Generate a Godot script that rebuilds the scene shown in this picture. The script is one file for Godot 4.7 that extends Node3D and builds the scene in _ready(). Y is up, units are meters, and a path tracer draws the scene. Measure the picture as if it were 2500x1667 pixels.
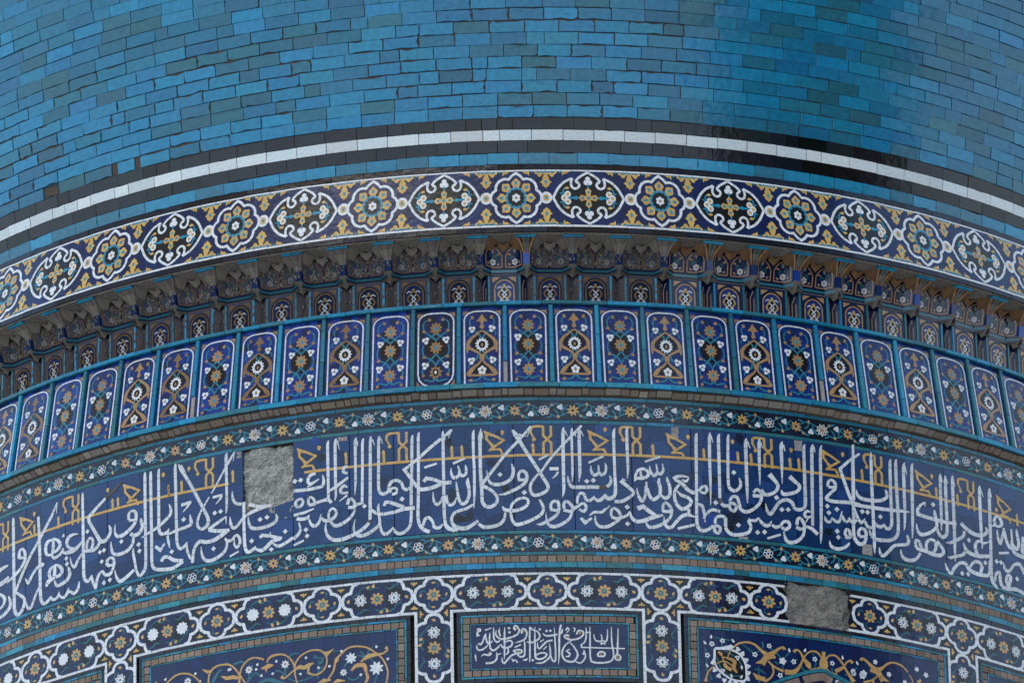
extends Node3D
# A tiled dome on its drum, looked up at from the ground. Everything on the drum is laid out in metres along its curved wall.

const EYE := 1.7            # height of the lens above the ground
const SCRIPT_Y := 15.18489  # height of the foot of the big inscription
const LOW_R := 5.7456         # radius of the drum below the ledge

const DOME_R := 5.86
const FR_R := 5.9574
const ARC_R := 5.755
const PSTEP := 0.061550   # one arched panel
const MSTEP := 0.094339   # one medallion
# heights in the working drawing and the same heights on the building
const RISE := [Vector2(13.9693, 21.6167), Vector2(14.0112, 21.6594), Vector2(14.0338, 21.6824), Vector2(14.0854, 21.7351), Vector2(14.1047, 21.7548), Vector2(14.4290, 22.0850), Vector2(14.4420, 22.0983), Vector2(14.4925, 22.1496), Vector2(14.5104, 22.1678), Vector2(14.5398, 22.1976), Vector2(14.5627, 22.2209), Vector2(14.8199, 22.4817), Vector2(14.8413, 22.5033), Vector2(14.8775, 22.5400), Vector2(14.9236, 22.5866), Vector2(14.9797, 22.6433), Vector2(15.0094, 22.6734), Vector2(15.1517, 22.8171), Vector2(15.1849, 22.8505), Vector2(16.0519, 23.7213), Vector2(16.0807, 23.7501), Vector2(16.2439, 23.9131), Vector2(16.2745, 23.9437), Vector2(16.3081, 23.9923), Vector2(16.3502, 24.0361), Vector2(17.0154, 24.7279), Vector2(17.0475, 24.7613), Vector2(17.4636, 25.2242), Vector2(17.5054, 25.2702), Vector2(17.5245, 25.2913), Vector2(17.9785, 25.7905), Vector2(17.9936, 25.8072), Vector2(18.0385, 25.8564), Vector2(18.0705, 25.8707), Vector2(18.1642, 25.9620), Vector2(18.2648, 26.0600), Vector2(18.3555, 26.1483), Vector2(18.4531, 26.2432), Vector2(18.5542, 26.3415), Vector2(18.6468, 26.4313), Vector2(18.7435, 26.5251), Vector2(18.8452, 26.6236), Vector2(18.9539, 26.7288), Vector2(19.0526, 26.8242), Vector2(19.1514, 26.9198), Vector2(19.2505, 27.0153), Vector2(19.3668, 27.1275), Vector2(19.4285, 27.1870)]

var rng := RandomNumberGenerator.new()
var M := {}
var patchy := FastNoiseLite.new()

# ---------------------------------------------------------------- glaze and clay colours (linear)
const WHITE := Color(0.66, 0.69, 0.73)
const BLACK := Color(0.004, 0.006, 0.009)
const NAVY := Color(0.005, 0.018, 0.080)
const COBALT := Color(0.007, 0.036, 0.215)
const SCRIPT_BLUE := Color(0.009, 0.040, 0.135)
const INK := Color(0.006, 0.013, 0.032)
const GOLD := Color(0.55, 0.335, 0.10)
const OCHRE := Color(0.34, 0.195, 0.095)
const SKYBLUE := Color(0.015, 0.24, 0.40)
const TEAL := Color(0.025, 0.15, 0.19)
const CLAY := Color(0.33, 0.255, 0.21)
const BED := Color(0.085, 0.066, 0.054)
const MUD := Color(0.34, 0.30, 0.26)

# ---------------------------------------------------------------- a bag of flat-shaded faces laid on a curved wall
class Bag:
	var v := PackedVector3Array()
	var n := PackedVector3Array()
	var c := PackedColorArray()
	var prof: Array = [Vector2(0, 6), Vector2(100, 6)]
	var rref := 6.0
	var xf := Transform2D.IDENTITY
	var flat := false
	var O := Vector3.ZERO
	var U := Vector3.RIGHT
	var V := Vector3.UP
	var N := Vector3.BACK
	var lift := 0.0

	static func rise(y: float) -> float:
		var lo := 0
		var hi := RISE.size() - 1
		while hi - lo > 1:
			var m := (lo + hi) >> 1
			if RISE[m].x <= y:
				lo = m
			else:
				hi = m
		return RISE[lo].y + (y - RISE[lo].x) * (RISE[hi].y - RISE[lo].y) / (RISE[hi].x - RISE[lo].x)

	func radius(y: float) -> float:
		for i in range(prof.size() - 1):
			if y <= prof[i + 1].x or i == prof.size() - 2:
				var k: float = (y - prof[i].x) / (prof[i + 1].x - prof[i].x)
				return lerpf(prof[i].y, prof[i + 1].y, k)
		return rref

	func at(p: Vector2, d: float) -> Vector3:
		var q := xf * p
		if flat:
			return O + U * q.x + V * q.y + N * (d + lift)
		var th := q.x / rref
		var y := Bag.rise(q.y)
		var r := radius(y) + d + lift
		return Vector3(r * sin(th), y, r * cos(th))

	func tri(a: Vector3, b: Vector3, e: Vector3, out: Vector3, col: Color) -> void:
		var m := (b - a).cross(e - a)
		if m.length_squared() < 1e-16:
			return
		m = m.normalized()
		if m.dot(out) > 0:      # front faces run clockwise
			var t := b
			b = e
			e = t
		else:
			m = -m
		v.append(a); v.append(b); v.append(e)
		n.append(m); n.append(m); n.append(m)
		c.append(col); c.append(col); c.append(col)

	func quad(a: Vector3, b: Vector3, e: Vector3, f: Vector3, out: Vector3, col: Color) -> void:
		tri(a, b, e, out, col)
		tri(a, e, f, out, col)

	# a flat piece with an outline: its face at d1, its sides down to d0
	func poly(pts: PackedVector2Array, d1: float, d0: float, col: Color, tx := 0.0, ty := 0.0) -> void:
		if pts.size() < 3:
			return
		var idx := Geometry2D.triangulate_polygon(pts)
		var mid := Vector2.ZERO
		for p in pts:
			mid += p
		mid /= pts.size()
		var top: Array[Vector3] = []
		var bot: Array[Vector3] = []
		for p in pts:
			var g := (p.x - mid.x) * tx + (p.y - mid.y) * ty
			top.append(at(p, d1 + g))
			bot.append(at(p, d0))
		var o := at(mid, 1.0) - at(mid, 0.0)
		for i in range(0, idx.size(), 3):
			tri(top[idx[i]], top[idx[i + 1]], top[idx[i + 2]], o, col)
		if d1 - d0 < 0.00001:
			return
		var s := 1.0 if Geometry2D.is_polygon_clockwise(pts) else -1.0
		for i in range(pts.size()):
			var j := (i + 1) % pts.size()
			var e := pts[j] - pts[i]
			var q := Vector2(-e.y, e.x) * s
			var w := at(pts[i] + q * 0.01, d1) - at(pts[i], d1)
			quad(top[i], top[j], bot[j], bot[i], w, col)

	# a tile with a chamfered rim: outline at d1 - bev, face inset by bev
	func slab(pts: PackedVector2Array, d1: float, d0: float, bev: float, col: Color, rim: Color, tx := 0.0, ty := 0.0) -> void:
		var ins := Geometry2D.offset_polygon(pts, -bev)
		if ins.size() != 1 or ins[0].size() != pts.size():
			poly(pts, d1, d0, col, tx, ty)
			return
		var a: PackedVector2Array = ins[0]
		# match the first corner
		var k0 := 0
		for k in range(a.size()):
			if a[k].distance_to(pts[0]) < a[k0].distance_to(pts[0]):
				k0 = k
		var mid := Vector2.ZERO
		for p in pts:
			mid += p
		mid /= pts.size()
		poly(a, d1, d1, col, tx, ty)
		var flip := Geometry2D.is_polygon_clockwise(a) != Geometry2D.is_polygon_clockwise(pts)
		var s := 1.0 if Geometry2D.is_polygon_clockwise(pts) else -1.0
		var sz := pts.size()
		for i in range(sz):
			var j := (i + 1) % sz
			var ia := posmod(k0 + (-i if flip else i), sz)
			var ja := posmod(k0 + (-j if flip else j), sz)
			var e := pts[j] - pts[i]
			var q := Vector2(-e.y, e.x) * s
			var g1 := (a[ia].x - mid.x) * tx + (a[ia].y - mid.y) * ty
			var g2 := (a[ja].x - mid.x) * tx + (a[ja].y - mid.y) * ty
			var h1 := (pts[i].x - mid.x) * tx + (pts[i].y - mid.y) * ty
			var h2 := (pts[j].x - mid.x) * tx + (pts[j].y - mid.y) * ty
			var w := at(pts[i] + q * 0.01, d1) - at(pts[i], d1)
			var up := at(pts[i], d1 + 0.01) - at(pts[i], d1)
			quad(at(a[ia], d1 + g1), at(a[ja], d1 + g2), at(pts[j], d1 - bev + h2), at(pts[i], d1 - bev + h1), w + up, rim)
			quad(at(pts[i], d1 - bev + h1), at(pts[j], d1 - bev + h2), at(pts[j], d0), at(pts[i], d0), w, rim)

	# a long strip along the wall, cut finely enough to follow the curve
	func bar(x0: float, x1: float, y0: float, y1: float, d1: float, d0: float, col: Color, step := 0.09) -> void:
		var k := maxi(1, ceili((x1 - x0) / step))
		var up := Vector3.UP
		for i in range(k):
			var a := lerpf(x0, x1, float(i) / k)
			var b := lerpf(x0, x1, float(i + 1) / k)
			var o := at(Vector2(a, y0), 1) - at(Vector2(a, y0), 0)
			quad(at(Vector2(a, y0), d1), at(Vector2(b, y0), d1), at(Vector2(b, y1), d1), at(Vector2(a, y1), d1), o, col)
			quad(at(Vector2(a, y1), d1), at(Vector2(b, y1), d1), at(Vector2(b, y1), d0), at(Vector2(a, y1), d0), up, col)
			quad(at(Vector2(a, y0), d1), at(Vector2(b, y0), d1), at(Vector2(b, y0), d0), at(Vector2(a, y0), d0), -up, col)
		var r := at(Vector2(x1, y0), d1) - at(Vector2(x0, y0), d1)
		quad(at(Vector2(x0, y0), d1), at(Vector2(x0, y1), d1), at(Vector2(x0, y1), d0), at(Vector2(x0, y0), d0), -r, col)
		quad(at(Vector2(x1, y0), d1), at(Vector2(x1, y1), d1), at(Vector2(x1, y1), d0), at(Vector2(x1, y0), d0), r, col)

	func mesh() -> ArrayMesh:
		var a := []
		a.resize(Mesh.ARRAY_MAX)
		a[Mesh.ARRAY_VERTEX] = v
		a[Mesh.ARRAY_NORMAL] = n
		a[Mesh.ARRAY_COLOR] = c
		var m := ArrayMesh.new()
		if v.size() > 0:
			m.add_surface_from_arrays(Mesh.PRIMITIVE_TRIANGLES, a)
		return m

# ---------------------------------------------------------------- nodes
func put(called: String, bag: Bag, mat: Material, parent: Node) -> MeshInstance3D:
	var o := MeshInstance3D.new()
	o.name = called
	o.mesh = bag.mesh()
	o.material_override = mat
	parent.add_child(o, true)
	return o

func again(src: Node3D, parent: Node, th: float) -> Node3D:
	var o := src.duplicate()
	o.name = String(src.name).rstrip("0123456789").rstrip("_") if String(src.name).right(3).is_valid_int() else String(src.name)
	o.rotation.y = th
	parent.add_child(o, true)
	return o

func hold(called: String, parent: Node = null, th := 0.0) -> Node3D:
	var o := Node3D.new()
	o.name = called
	o.rotation.y = th
	(parent if parent else self).add_child(o, true)
	return o

func thing(called: String, label: String, category: String, group := "") -> Node3D:
	var o := hold(called)
	o.set_meta("label", label)
	o.set_meta("category", category)
	if group:
		o.set_meta("group", group)
	return o

func tone(col: Color, spread := 0.12, hue := 0.04) -> Color:
	var k := 1.0 + rng.randf_range(-spread, spread)
	return Color(col.r * k * (1 + rng.randf_range(-hue, hue)), col.g * k * (1 + rng.randf_range(-hue, hue)), col.b * k * (1 + rng.randf_range(-hue, hue)))

# ---------------------------------------------------------------- outlines, in metres
func mm(s: String, k := 0.001) -> PackedVector2Array:
	var out := PackedVector2Array()
	for q in s.split(" ", false):
		var f := q.split(",")
		out.append(Vector2(float(f[0]) * k, float(f[1]) * k))
	return out

func scaled(pts: PackedVector2Array, sx: float, sy: float, ox := 0.0, oy := 0.0) -> PackedVector2Array:
	var out := PackedVector2Array()
	for p in pts:
		out.append(Vector2(p.x * sx + ox, p.y * sy + oy))
	return out

func disc(cx: float, cy: float, rx: float, ry := -1.0, k := 14) -> PackedVector2Array:
	var out := PackedVector2Array()
	for i in range(k):
		var a := TAU * i / k
		out.append(Vector2(cx + cos(a) * rx, cy + sin(a) * (rx if ry < 0 else ry)))
	return out

# petals: k lobes between an inner and an outer radius; sharp < 1 is pointed, > 1 is round
func bloom(cx: float, cy: float, ro: float, ri: float, k: int, sharp := 1.0, turn := 0.0, per := 8, wob := 0.0) -> PackedVector2Array:
	var out := PackedVector2Array()
	var jit: Array[float] = []
	for i in range(k):
		jit.append(1.0 + rng.randf_range(-wob, wob))
	for i in range(k * per):
		var ph := float(i) / per
		var f := absf(fposmod(ph, 1.0) - 0.5) * 2.0      # 0 at the tip, 1 between petals
		var g := pow(1.0 - f, sharp)
		var a := TAU * (ph - 0.5) / k + turn
		var r := lerpf(ri, ro * jit[int(ph) % k], g)
		out.append(Vector2(cx + sin(a) * r, cy + cos(a) * r))
	return out

func drop(cx: float, cy: float, w: float, h: float, turn := 0.0) -> PackedVector2Array:
	var out := PackedVector2Array()
	for i in range(13):
		var a := PI * 2.0 * i / 13.0
		var x := sin(a) * w * (0.5 - 0.32 * maxf(0, cos(a)))
		var y := cos(a) * h * 0.5 * (1.12 if cos(a) > 0 else 0.9)
		out.append(Vector2(cx, cy) + Vector2(x, y).rotated(turn))
	return out

func leaf(cx: float, cy: float, w: float, h: float, turn := 0.0) -> PackedVector2Array:
	var out := PackedVector2Array()
	for i in range(6):
		var t := i / 6.0
		out.append(Vector2(cx, cy) + Vector2(w * 0.5 * sin(PI * t) * (1.15 - 0.4 * t), h * (t - 0.5)).rotated(turn))
	for i in range(6):
		var t := 1.0 - i / 6.0
		out.append(Vector2(cx, cy) + Vector2(-w * 0.5 * sin(PI * t) * (0.75 + 0.1 * t), h * (t - 0.5)).rotated(turn))
	return out

func trefoil(cx: float, cy: float, r: float, turn := 0.0) -> PackedVector2Array:
	return bloom(cx, cy, r, r * 0.42, 3, 0.42, turn, 9)

# reads "x y w  x y w ..." in millimetres
func line_of(s: String) -> Array:
	var f := s.split(" ", false)
	var out: Array = []
	var i := 0
	while i + 2 < f.size():
		out.append(Vector3(float(f[i]), float(f[i + 1]), float(f[i + 2])) * 0.001)
		i += 3
	return out

func smooth(p: Array, gap := 0.014) -> Array:
	var out: Array = []
	for i in range(p.size() - 1):
		var a: Vector3 = p[maxi(i - 1, 0)]
		var b: Vector3 = p[i]
		var e: Vector3 = p[i + 1]
		var f: Vector3 = p[mini(i + 2, p.size() - 1)]
		var dist := Vector2(e.x - b.x, e.y - b.y).length()
		var k := maxi(1, ceili(dist / gap))
		if dist > 0.14 or absf((b - a).normalized().dot((e - b).normalized())) > 0.998:
			k = maxi(1, ceili(dist / 0.06))
		for j in range(k):
			var t := float(j) / k
			var q := 0.5 * ((2.0 * b) + (e - a) * t + (2.0 * a - 5.0 * b + 4.0 * e - f) * t * t + (3.0 * b - a - 3.0 * e + f) * t * t * t)
			q.z = lerpf(b.z, e.z, t)
			out.append(q)
	out.append(p[p.size() - 1])
	return out

func straight(p: Array, gap := 0.05) -> Array:
	var out: Array = []
	for i in range(p.size() - 1):
		var k := maxi(1, ceili(Vector2(p[i + 1].x - p[i].x, p[i + 1].y - p[i].y).length() / gap))
		for j in range(k):
			out.append(p[i].lerp(p[i + 1], float(j) / k))
	out.append(p[p.size() - 1])
	return out

# a drawn line made of cut pieces with open joints between them
func stroke(bag: Bag, p: Array, d1: float, d0: float, col: Color, piece := 0.085, joint := 0.0028, spread := 0.07, closed := false) -> void:
	var m := p.size()
	if m < 2:
		return
	var L: Array[Vector2] = []
	var R: Array[Vector2] = []
	for i in range(m):
		var a: Vector3 = p[i - 1] if i > 0 else (p[m - 2] if closed else p[0])
		var b: Vector3 = p[i + 1] if i < m - 1 else (p[1] if closed else p[m - 1])
		var t1 := Vector2(p[i].x - a.x, p[i].y - a.y).normalized()
		var t2 := Vector2(b.x - p[i].x, b.y - p[i].y).normalized()
		var t := (t1 + t2)
		if t.length() < 0.05:
			t = t2
		t = t.normalized()
		var q := Vector2(-t.y, t.x)
		var half: float = p[i].z * 0.5 / clampf(absf(q.dot(Vector2(-t2.y, t2.x))) if t2.length() > 0.1 else 1.0, 0.62, 1.0)
		L.append(Vector2(p[i].x, p[i].y) + q * half)
		R.append(Vector2(p[i].x, p[i].y) - q * half)
	var run := 0.0
	var want := piece * rng.randf_range(0.5, 1.2)
	var shade := tone(col, spread, 0.02)
	var start := true
	for i in range(m - 1):
		var l0 := L[i]
		var r0 := R[i]
		var l1 := L[i + 1]
		var r1 := R[i + 1]
		var step: float = Vector2(p[i + 1].x - p[i].x, p[i + 1].y - p[i].y).length()
		if step < 1e-6:
			continue
		run += step
		var cut := run > want and i < m - 2
		if cut:
			var f := clampf(1.0 - joint / step, 0.1, 1.0)
			l1 = l0.lerp(l1, f)
			r1 = r0.lerp(r1, f)
		var o := bag.at(l0, 1) - bag.at(l0, 0)
		var ta := bag.at(l0, d1)
		var tb := bag.at(l1, d1)
		var tc := bag.at(r1, d1)
		var td := bag.at(r0, d1)
		bag.quad(ta, tb, tc, td, o, shade)
		var side := (ta - td)
		bag.quad(ta, tb, bag.at(l1, d0), bag.at(l0, d0), side, shade)
		bag.quad(td, tc, bag.at(r1, d0), bag.at(r0, d0), -side, shade)
		if start:
			bag.quad(ta, td, bag.at(r0, d0), bag.at(l0, d0), ta - tb, shade)
			start = false
		if cut or i == m - 2:
			bag.quad(tb, tc, bag.at(r1, d0), bag.at(l1, d0), tb - ta, shade)
		if cut:
			run = 0.0
			want = piece * rng.randf_range(0.6, 1.25)
			shade = tone(col, spread, 0.02)
			start = true

func path(pts: PackedVector2Array, w: float, closed := false) -> Array:
	var out: Array = []
	for p in pts:
		out.append(Vector3(p.x, p.y, w))
	if closed:
		out.append(out[0])
	return out

# ground mosaic: irregular cut tiles with thin joints; skip is a list of outlines left empty
func mosaic(bag: Bag, x0: float, x1: float, y0: float, y1: float, cw: float, ch: float, cols: Array, spread := 0.14, joint := 0.0009, skip: Array = [], d1 := 0.0, d0 := -0.006, breaks: Array = []) -> void:
	var nx := maxi(1, roundi((x1 - x0) / cw))
	var ny := maxi(1, roundi((y1 - y0) / ch))
	var g: Array = []
	for i in range(nx + 1):
		var col_: Array[Vector2] = []
		for j in range(ny + 1):
			var q := Vector2(lerpf(x0, x1, float(i) / nx), lerpf(y0, y1, float(j) / ny))
			if i > 0 and i < nx:
				q.x += rng.randf_range(-0.3, 0.3) * cw
			if j > 0 and j < ny:
				q.y += rng.randf_range(-0.3, 0.3) * ch
			for b in breaks:
				if roundi((b - x0) / (x1 - x0) * nx) == i:
					q.x = b
			col_.append(q)
		g.append(col_)
	for i in range(nx):
		for j in range(ny):
			var a: Vector2 = g[i][j]
			var b: Vector2 = g[i + 1][j]
			var e: Vector2 = g[i + 1][j + 1]
			var f: Vector2 = g[i][j + 1]
			var m := (a + b + e + f) / 4.0
			var out := false
			for s in skip:
				if Geometry2D.is_point_in_polygon(m, s):
					out = true
			if out:
				continue
			var base: Color = cols[rng.randi() % cols.size()]
			var ja := joint
			var quadp := PackedVector2Array()
			for q in [a, b, e, f]:
				var dir: Vector2 = m - q
				var cutx := ja
				for br in breaks:
					if absf(q.x - br) < 0.0005:
						cutx = 0.003
				quadp.append(q + Vector2(signf(dir.x) * minf(cutx, absf(dir.x) * 0.5), signf(dir.y) * minf(ja, absf(dir.y) * 0.5)))
			if absf((quadp[1] - quadp[0]).cross(quadp[2] - quadp[0])) < 1e-7:
				continue
			bag.poly(quadp, d1, d0, tone(base, spread, 0.05), rng.randf_range(-0.006, 0.006), rng.randf_range(-0.006, 0.006))

# a course of separate tiles or bricks: a few shared meshes set side by side round the wall
func course(called: String, parent: Node, prof: Array, rref: float, x0: float, x1: float, y0: float, y1: float, lengths: Array, cols: Array, mat: Material, gap := 0.003, d := 0.0, depth := 0.03, bev := 0.002, spread := 0.1, skip: Array = [], rough := 0.0) -> void:
	var kit: Array = []
	for L in lengths:
		for col in cols:
			for r in range(2):
				kit.append([L, tone(col, spread, minf(0.05, spread * 0.35) if col.r < 0.4 else 0.012)])
	var x := x0
	var made := {}
	while x < x1:
		var pick := rng.randi() % kit.size()
		var L: float = kit[pick][0]
		if x + L > x1 + 0.02:
			L = x1 - x
			pick = -1
			if L < 0.012:
				break
		var hid := false
		for s in skip:
			if x + L * 0.5 > s.x and x + L * 0.5 < s.y:
				hid = true
		if not hid:
			var m: Mesh
			if pick >= 0 and made.has(pick):
				m = made[pick]
			else:
				var bag := Bag.new()
				bag.prof = prof
				bag.rref = rref
				var w := L - gap
				var jy := rng.randf_range(-0.4, 0.4) * gap
				var pts := brick_outline(-w / 2, w / 2, y0 + gap * 0.5 + jy, y1 - gap * 0.5 + jy, rough)
				bag.slab(pts, d + rng.randf_range(-0.002, 0.002), d - depth, bev, kit[maxi(pick, 0)][1], kit[maxi(pick, 0)][1], rng.randf_range(-0.01, 0.01), rng.randf_range(-0.02, 0.02))
				m = bag.mesh()
				if pick >= 0:
					made[pick] = m
			var o := MeshInstance3D.new()
			o.name = called
			o.mesh = m
			o.material_override = mat
			o.rotation.y = (x + L / 2) / rref
			parent.add_child(o, true)
		x += L

# the outline of a brick with slightly worn sides and now and then a lost corner
func brick_outline(x0: float, x1: float, y0: float, y1: float, rough: float) -> PackedVector2Array:
	var p := PackedVector2Array()
	if rough <= 0.0:
		return PackedVector2Array([Vector2(x0, y0), Vector2(x1, y0), Vector2(x1, y1), Vector2(x0, y1)])
	var j := func(s := 1.0): return rng.randf_range(-1, 1) * rough * s
	var bite := rough * 7.0
	var cs := [Vector2(x0, y0), Vector2(x1, y0), Vector2(x1, y1), Vector2(x0, y1)]
	for k in range(4):
		var a: Vector2 = cs[k]
		var b: Vector2 = cs[(k + 1) % 4]
		var prev: Vector2 = cs[(k + 3) % 4]
		var t := (b - a).normalized()
		var u := (prev - a).normalized()
		var inn := (t + u) * 0.7
		if rng.randf() < 0.10 * clampf(rough / 0.0012, 0.4, 3.0):
			var s := rng.randf_range(0.4, 1.0) * bite
			p.append(a + u * s * rng.randf_range(0.7, 1.6))
			p.append(a + (t + u) * s * 0.45)
			p.append(a + t * s * rng.randf_range(0.7, 2.0))
		else:
			p.append(a + u * 0.003)
			p.append(a + t * 0.004 + Vector2(j.call(0.4), j.call(0.4)))
		var ll := (b - a).length()
		var cuts := 3 if ll > 0.15 else 1
		for q in range(cuts):
			var f := (q + 1.0) / (cuts + 1.0) + rng.randf_range(-0.05, 0.05)
			var nrm := Vector2(-t.y, t.x)
			p.append(a + (b - a) * f + nrm * (absf(j.call(0.8)) if rng.randf() > 0.06 * rough / 0.001 else bite * rng.randf_range(0.2, 0.6)))
	return p

# ---------------------------------------------------------------- materials
func noise_tex(freq: float, lo: Color, hi: Color, oct := 4, seed_ := 1, kind := FastNoiseLite.TYPE_SIMPLEX_SMOOTH) -> NoiseTexture2D:
	var t := NoiseTexture2D.new()
	t.width = 512
	t.height = 512
	t.seamless = true
	var f := FastNoiseLite.new()
	f.seed = seed_
	f.frequency = freq
	f.noise_type = kind
	f.fractal_octaves = oct
	t.noise = f
	var g := Gradient.new()
	g.set_color(0, lo)
	g.set_color(1, hi)
	t.color_ramp = g
	return t

func surface(rough: float, spec: float, scale_: float, tex: Texture2D, bump := 0.0, btex: Texture2D = null) -> StandardMaterial3D:
	var m := StandardMaterial3D.new()
	m.vertex_color_use_as_albedo = true
	m.roughness = rough
	m.metallic_specular = spec
	m.albedo_texture = tex
	m.uv1_triplanar = true
	m.uv1_world_triplanar = true
	m.uv1_scale = Vector3.ONE * scale_
	m.cull_mode = BaseMaterial3D.CULL_DISABLED
	if bump > 0.0:
		m.heightmap_enabled = true
		m.heightmap_scale = bump
		m.heightmap_texture = btex if btex else tex
	return m

func materials() -> void:
	var grain := noise_tex(0.022, Color(0.76, 0.78, 0.80), Color(1, 1, 1), 6, 3)
	var fine := noise_tex(0.03, Color(0.80, 0.80, 0.80), Color(1, 1, 1), 5, 13)
	var relief := noise_tex(0.012, Color(0, 0, 0), Color(1, 1, 1), 3, 8)
	var spots := noise_tex(0.05, Color(0.55, 0.55, 0.55), Color(1, 1, 1), 5, 5)
	var rubble := noise_tex(0.02, Color(0.1, 0.1, 0.1), Color(1, 1, 1), 6, 9)
	M.glaze = surface(0.19, 0.40, 1.6, grain, 0.16, relief)
	M.mosaic = surface(0.19, 0.43, 2.2, fine, 0.08, relief)
	M.white = surface(0.25, 0.42, 2.5, fine)
	M.clay = surface(0.9, 0.25, 5.0, spots, 0.8)
	M.mud = surface(0.97, 0.15, 3.0, spots, 2.0, rubble)
	M.bed = surface(0.95, 0.2, 6.0, spots, 0.6)
	M.dusty = surface(0.75, 0.3, 4.0, spots, 0.5)



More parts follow.
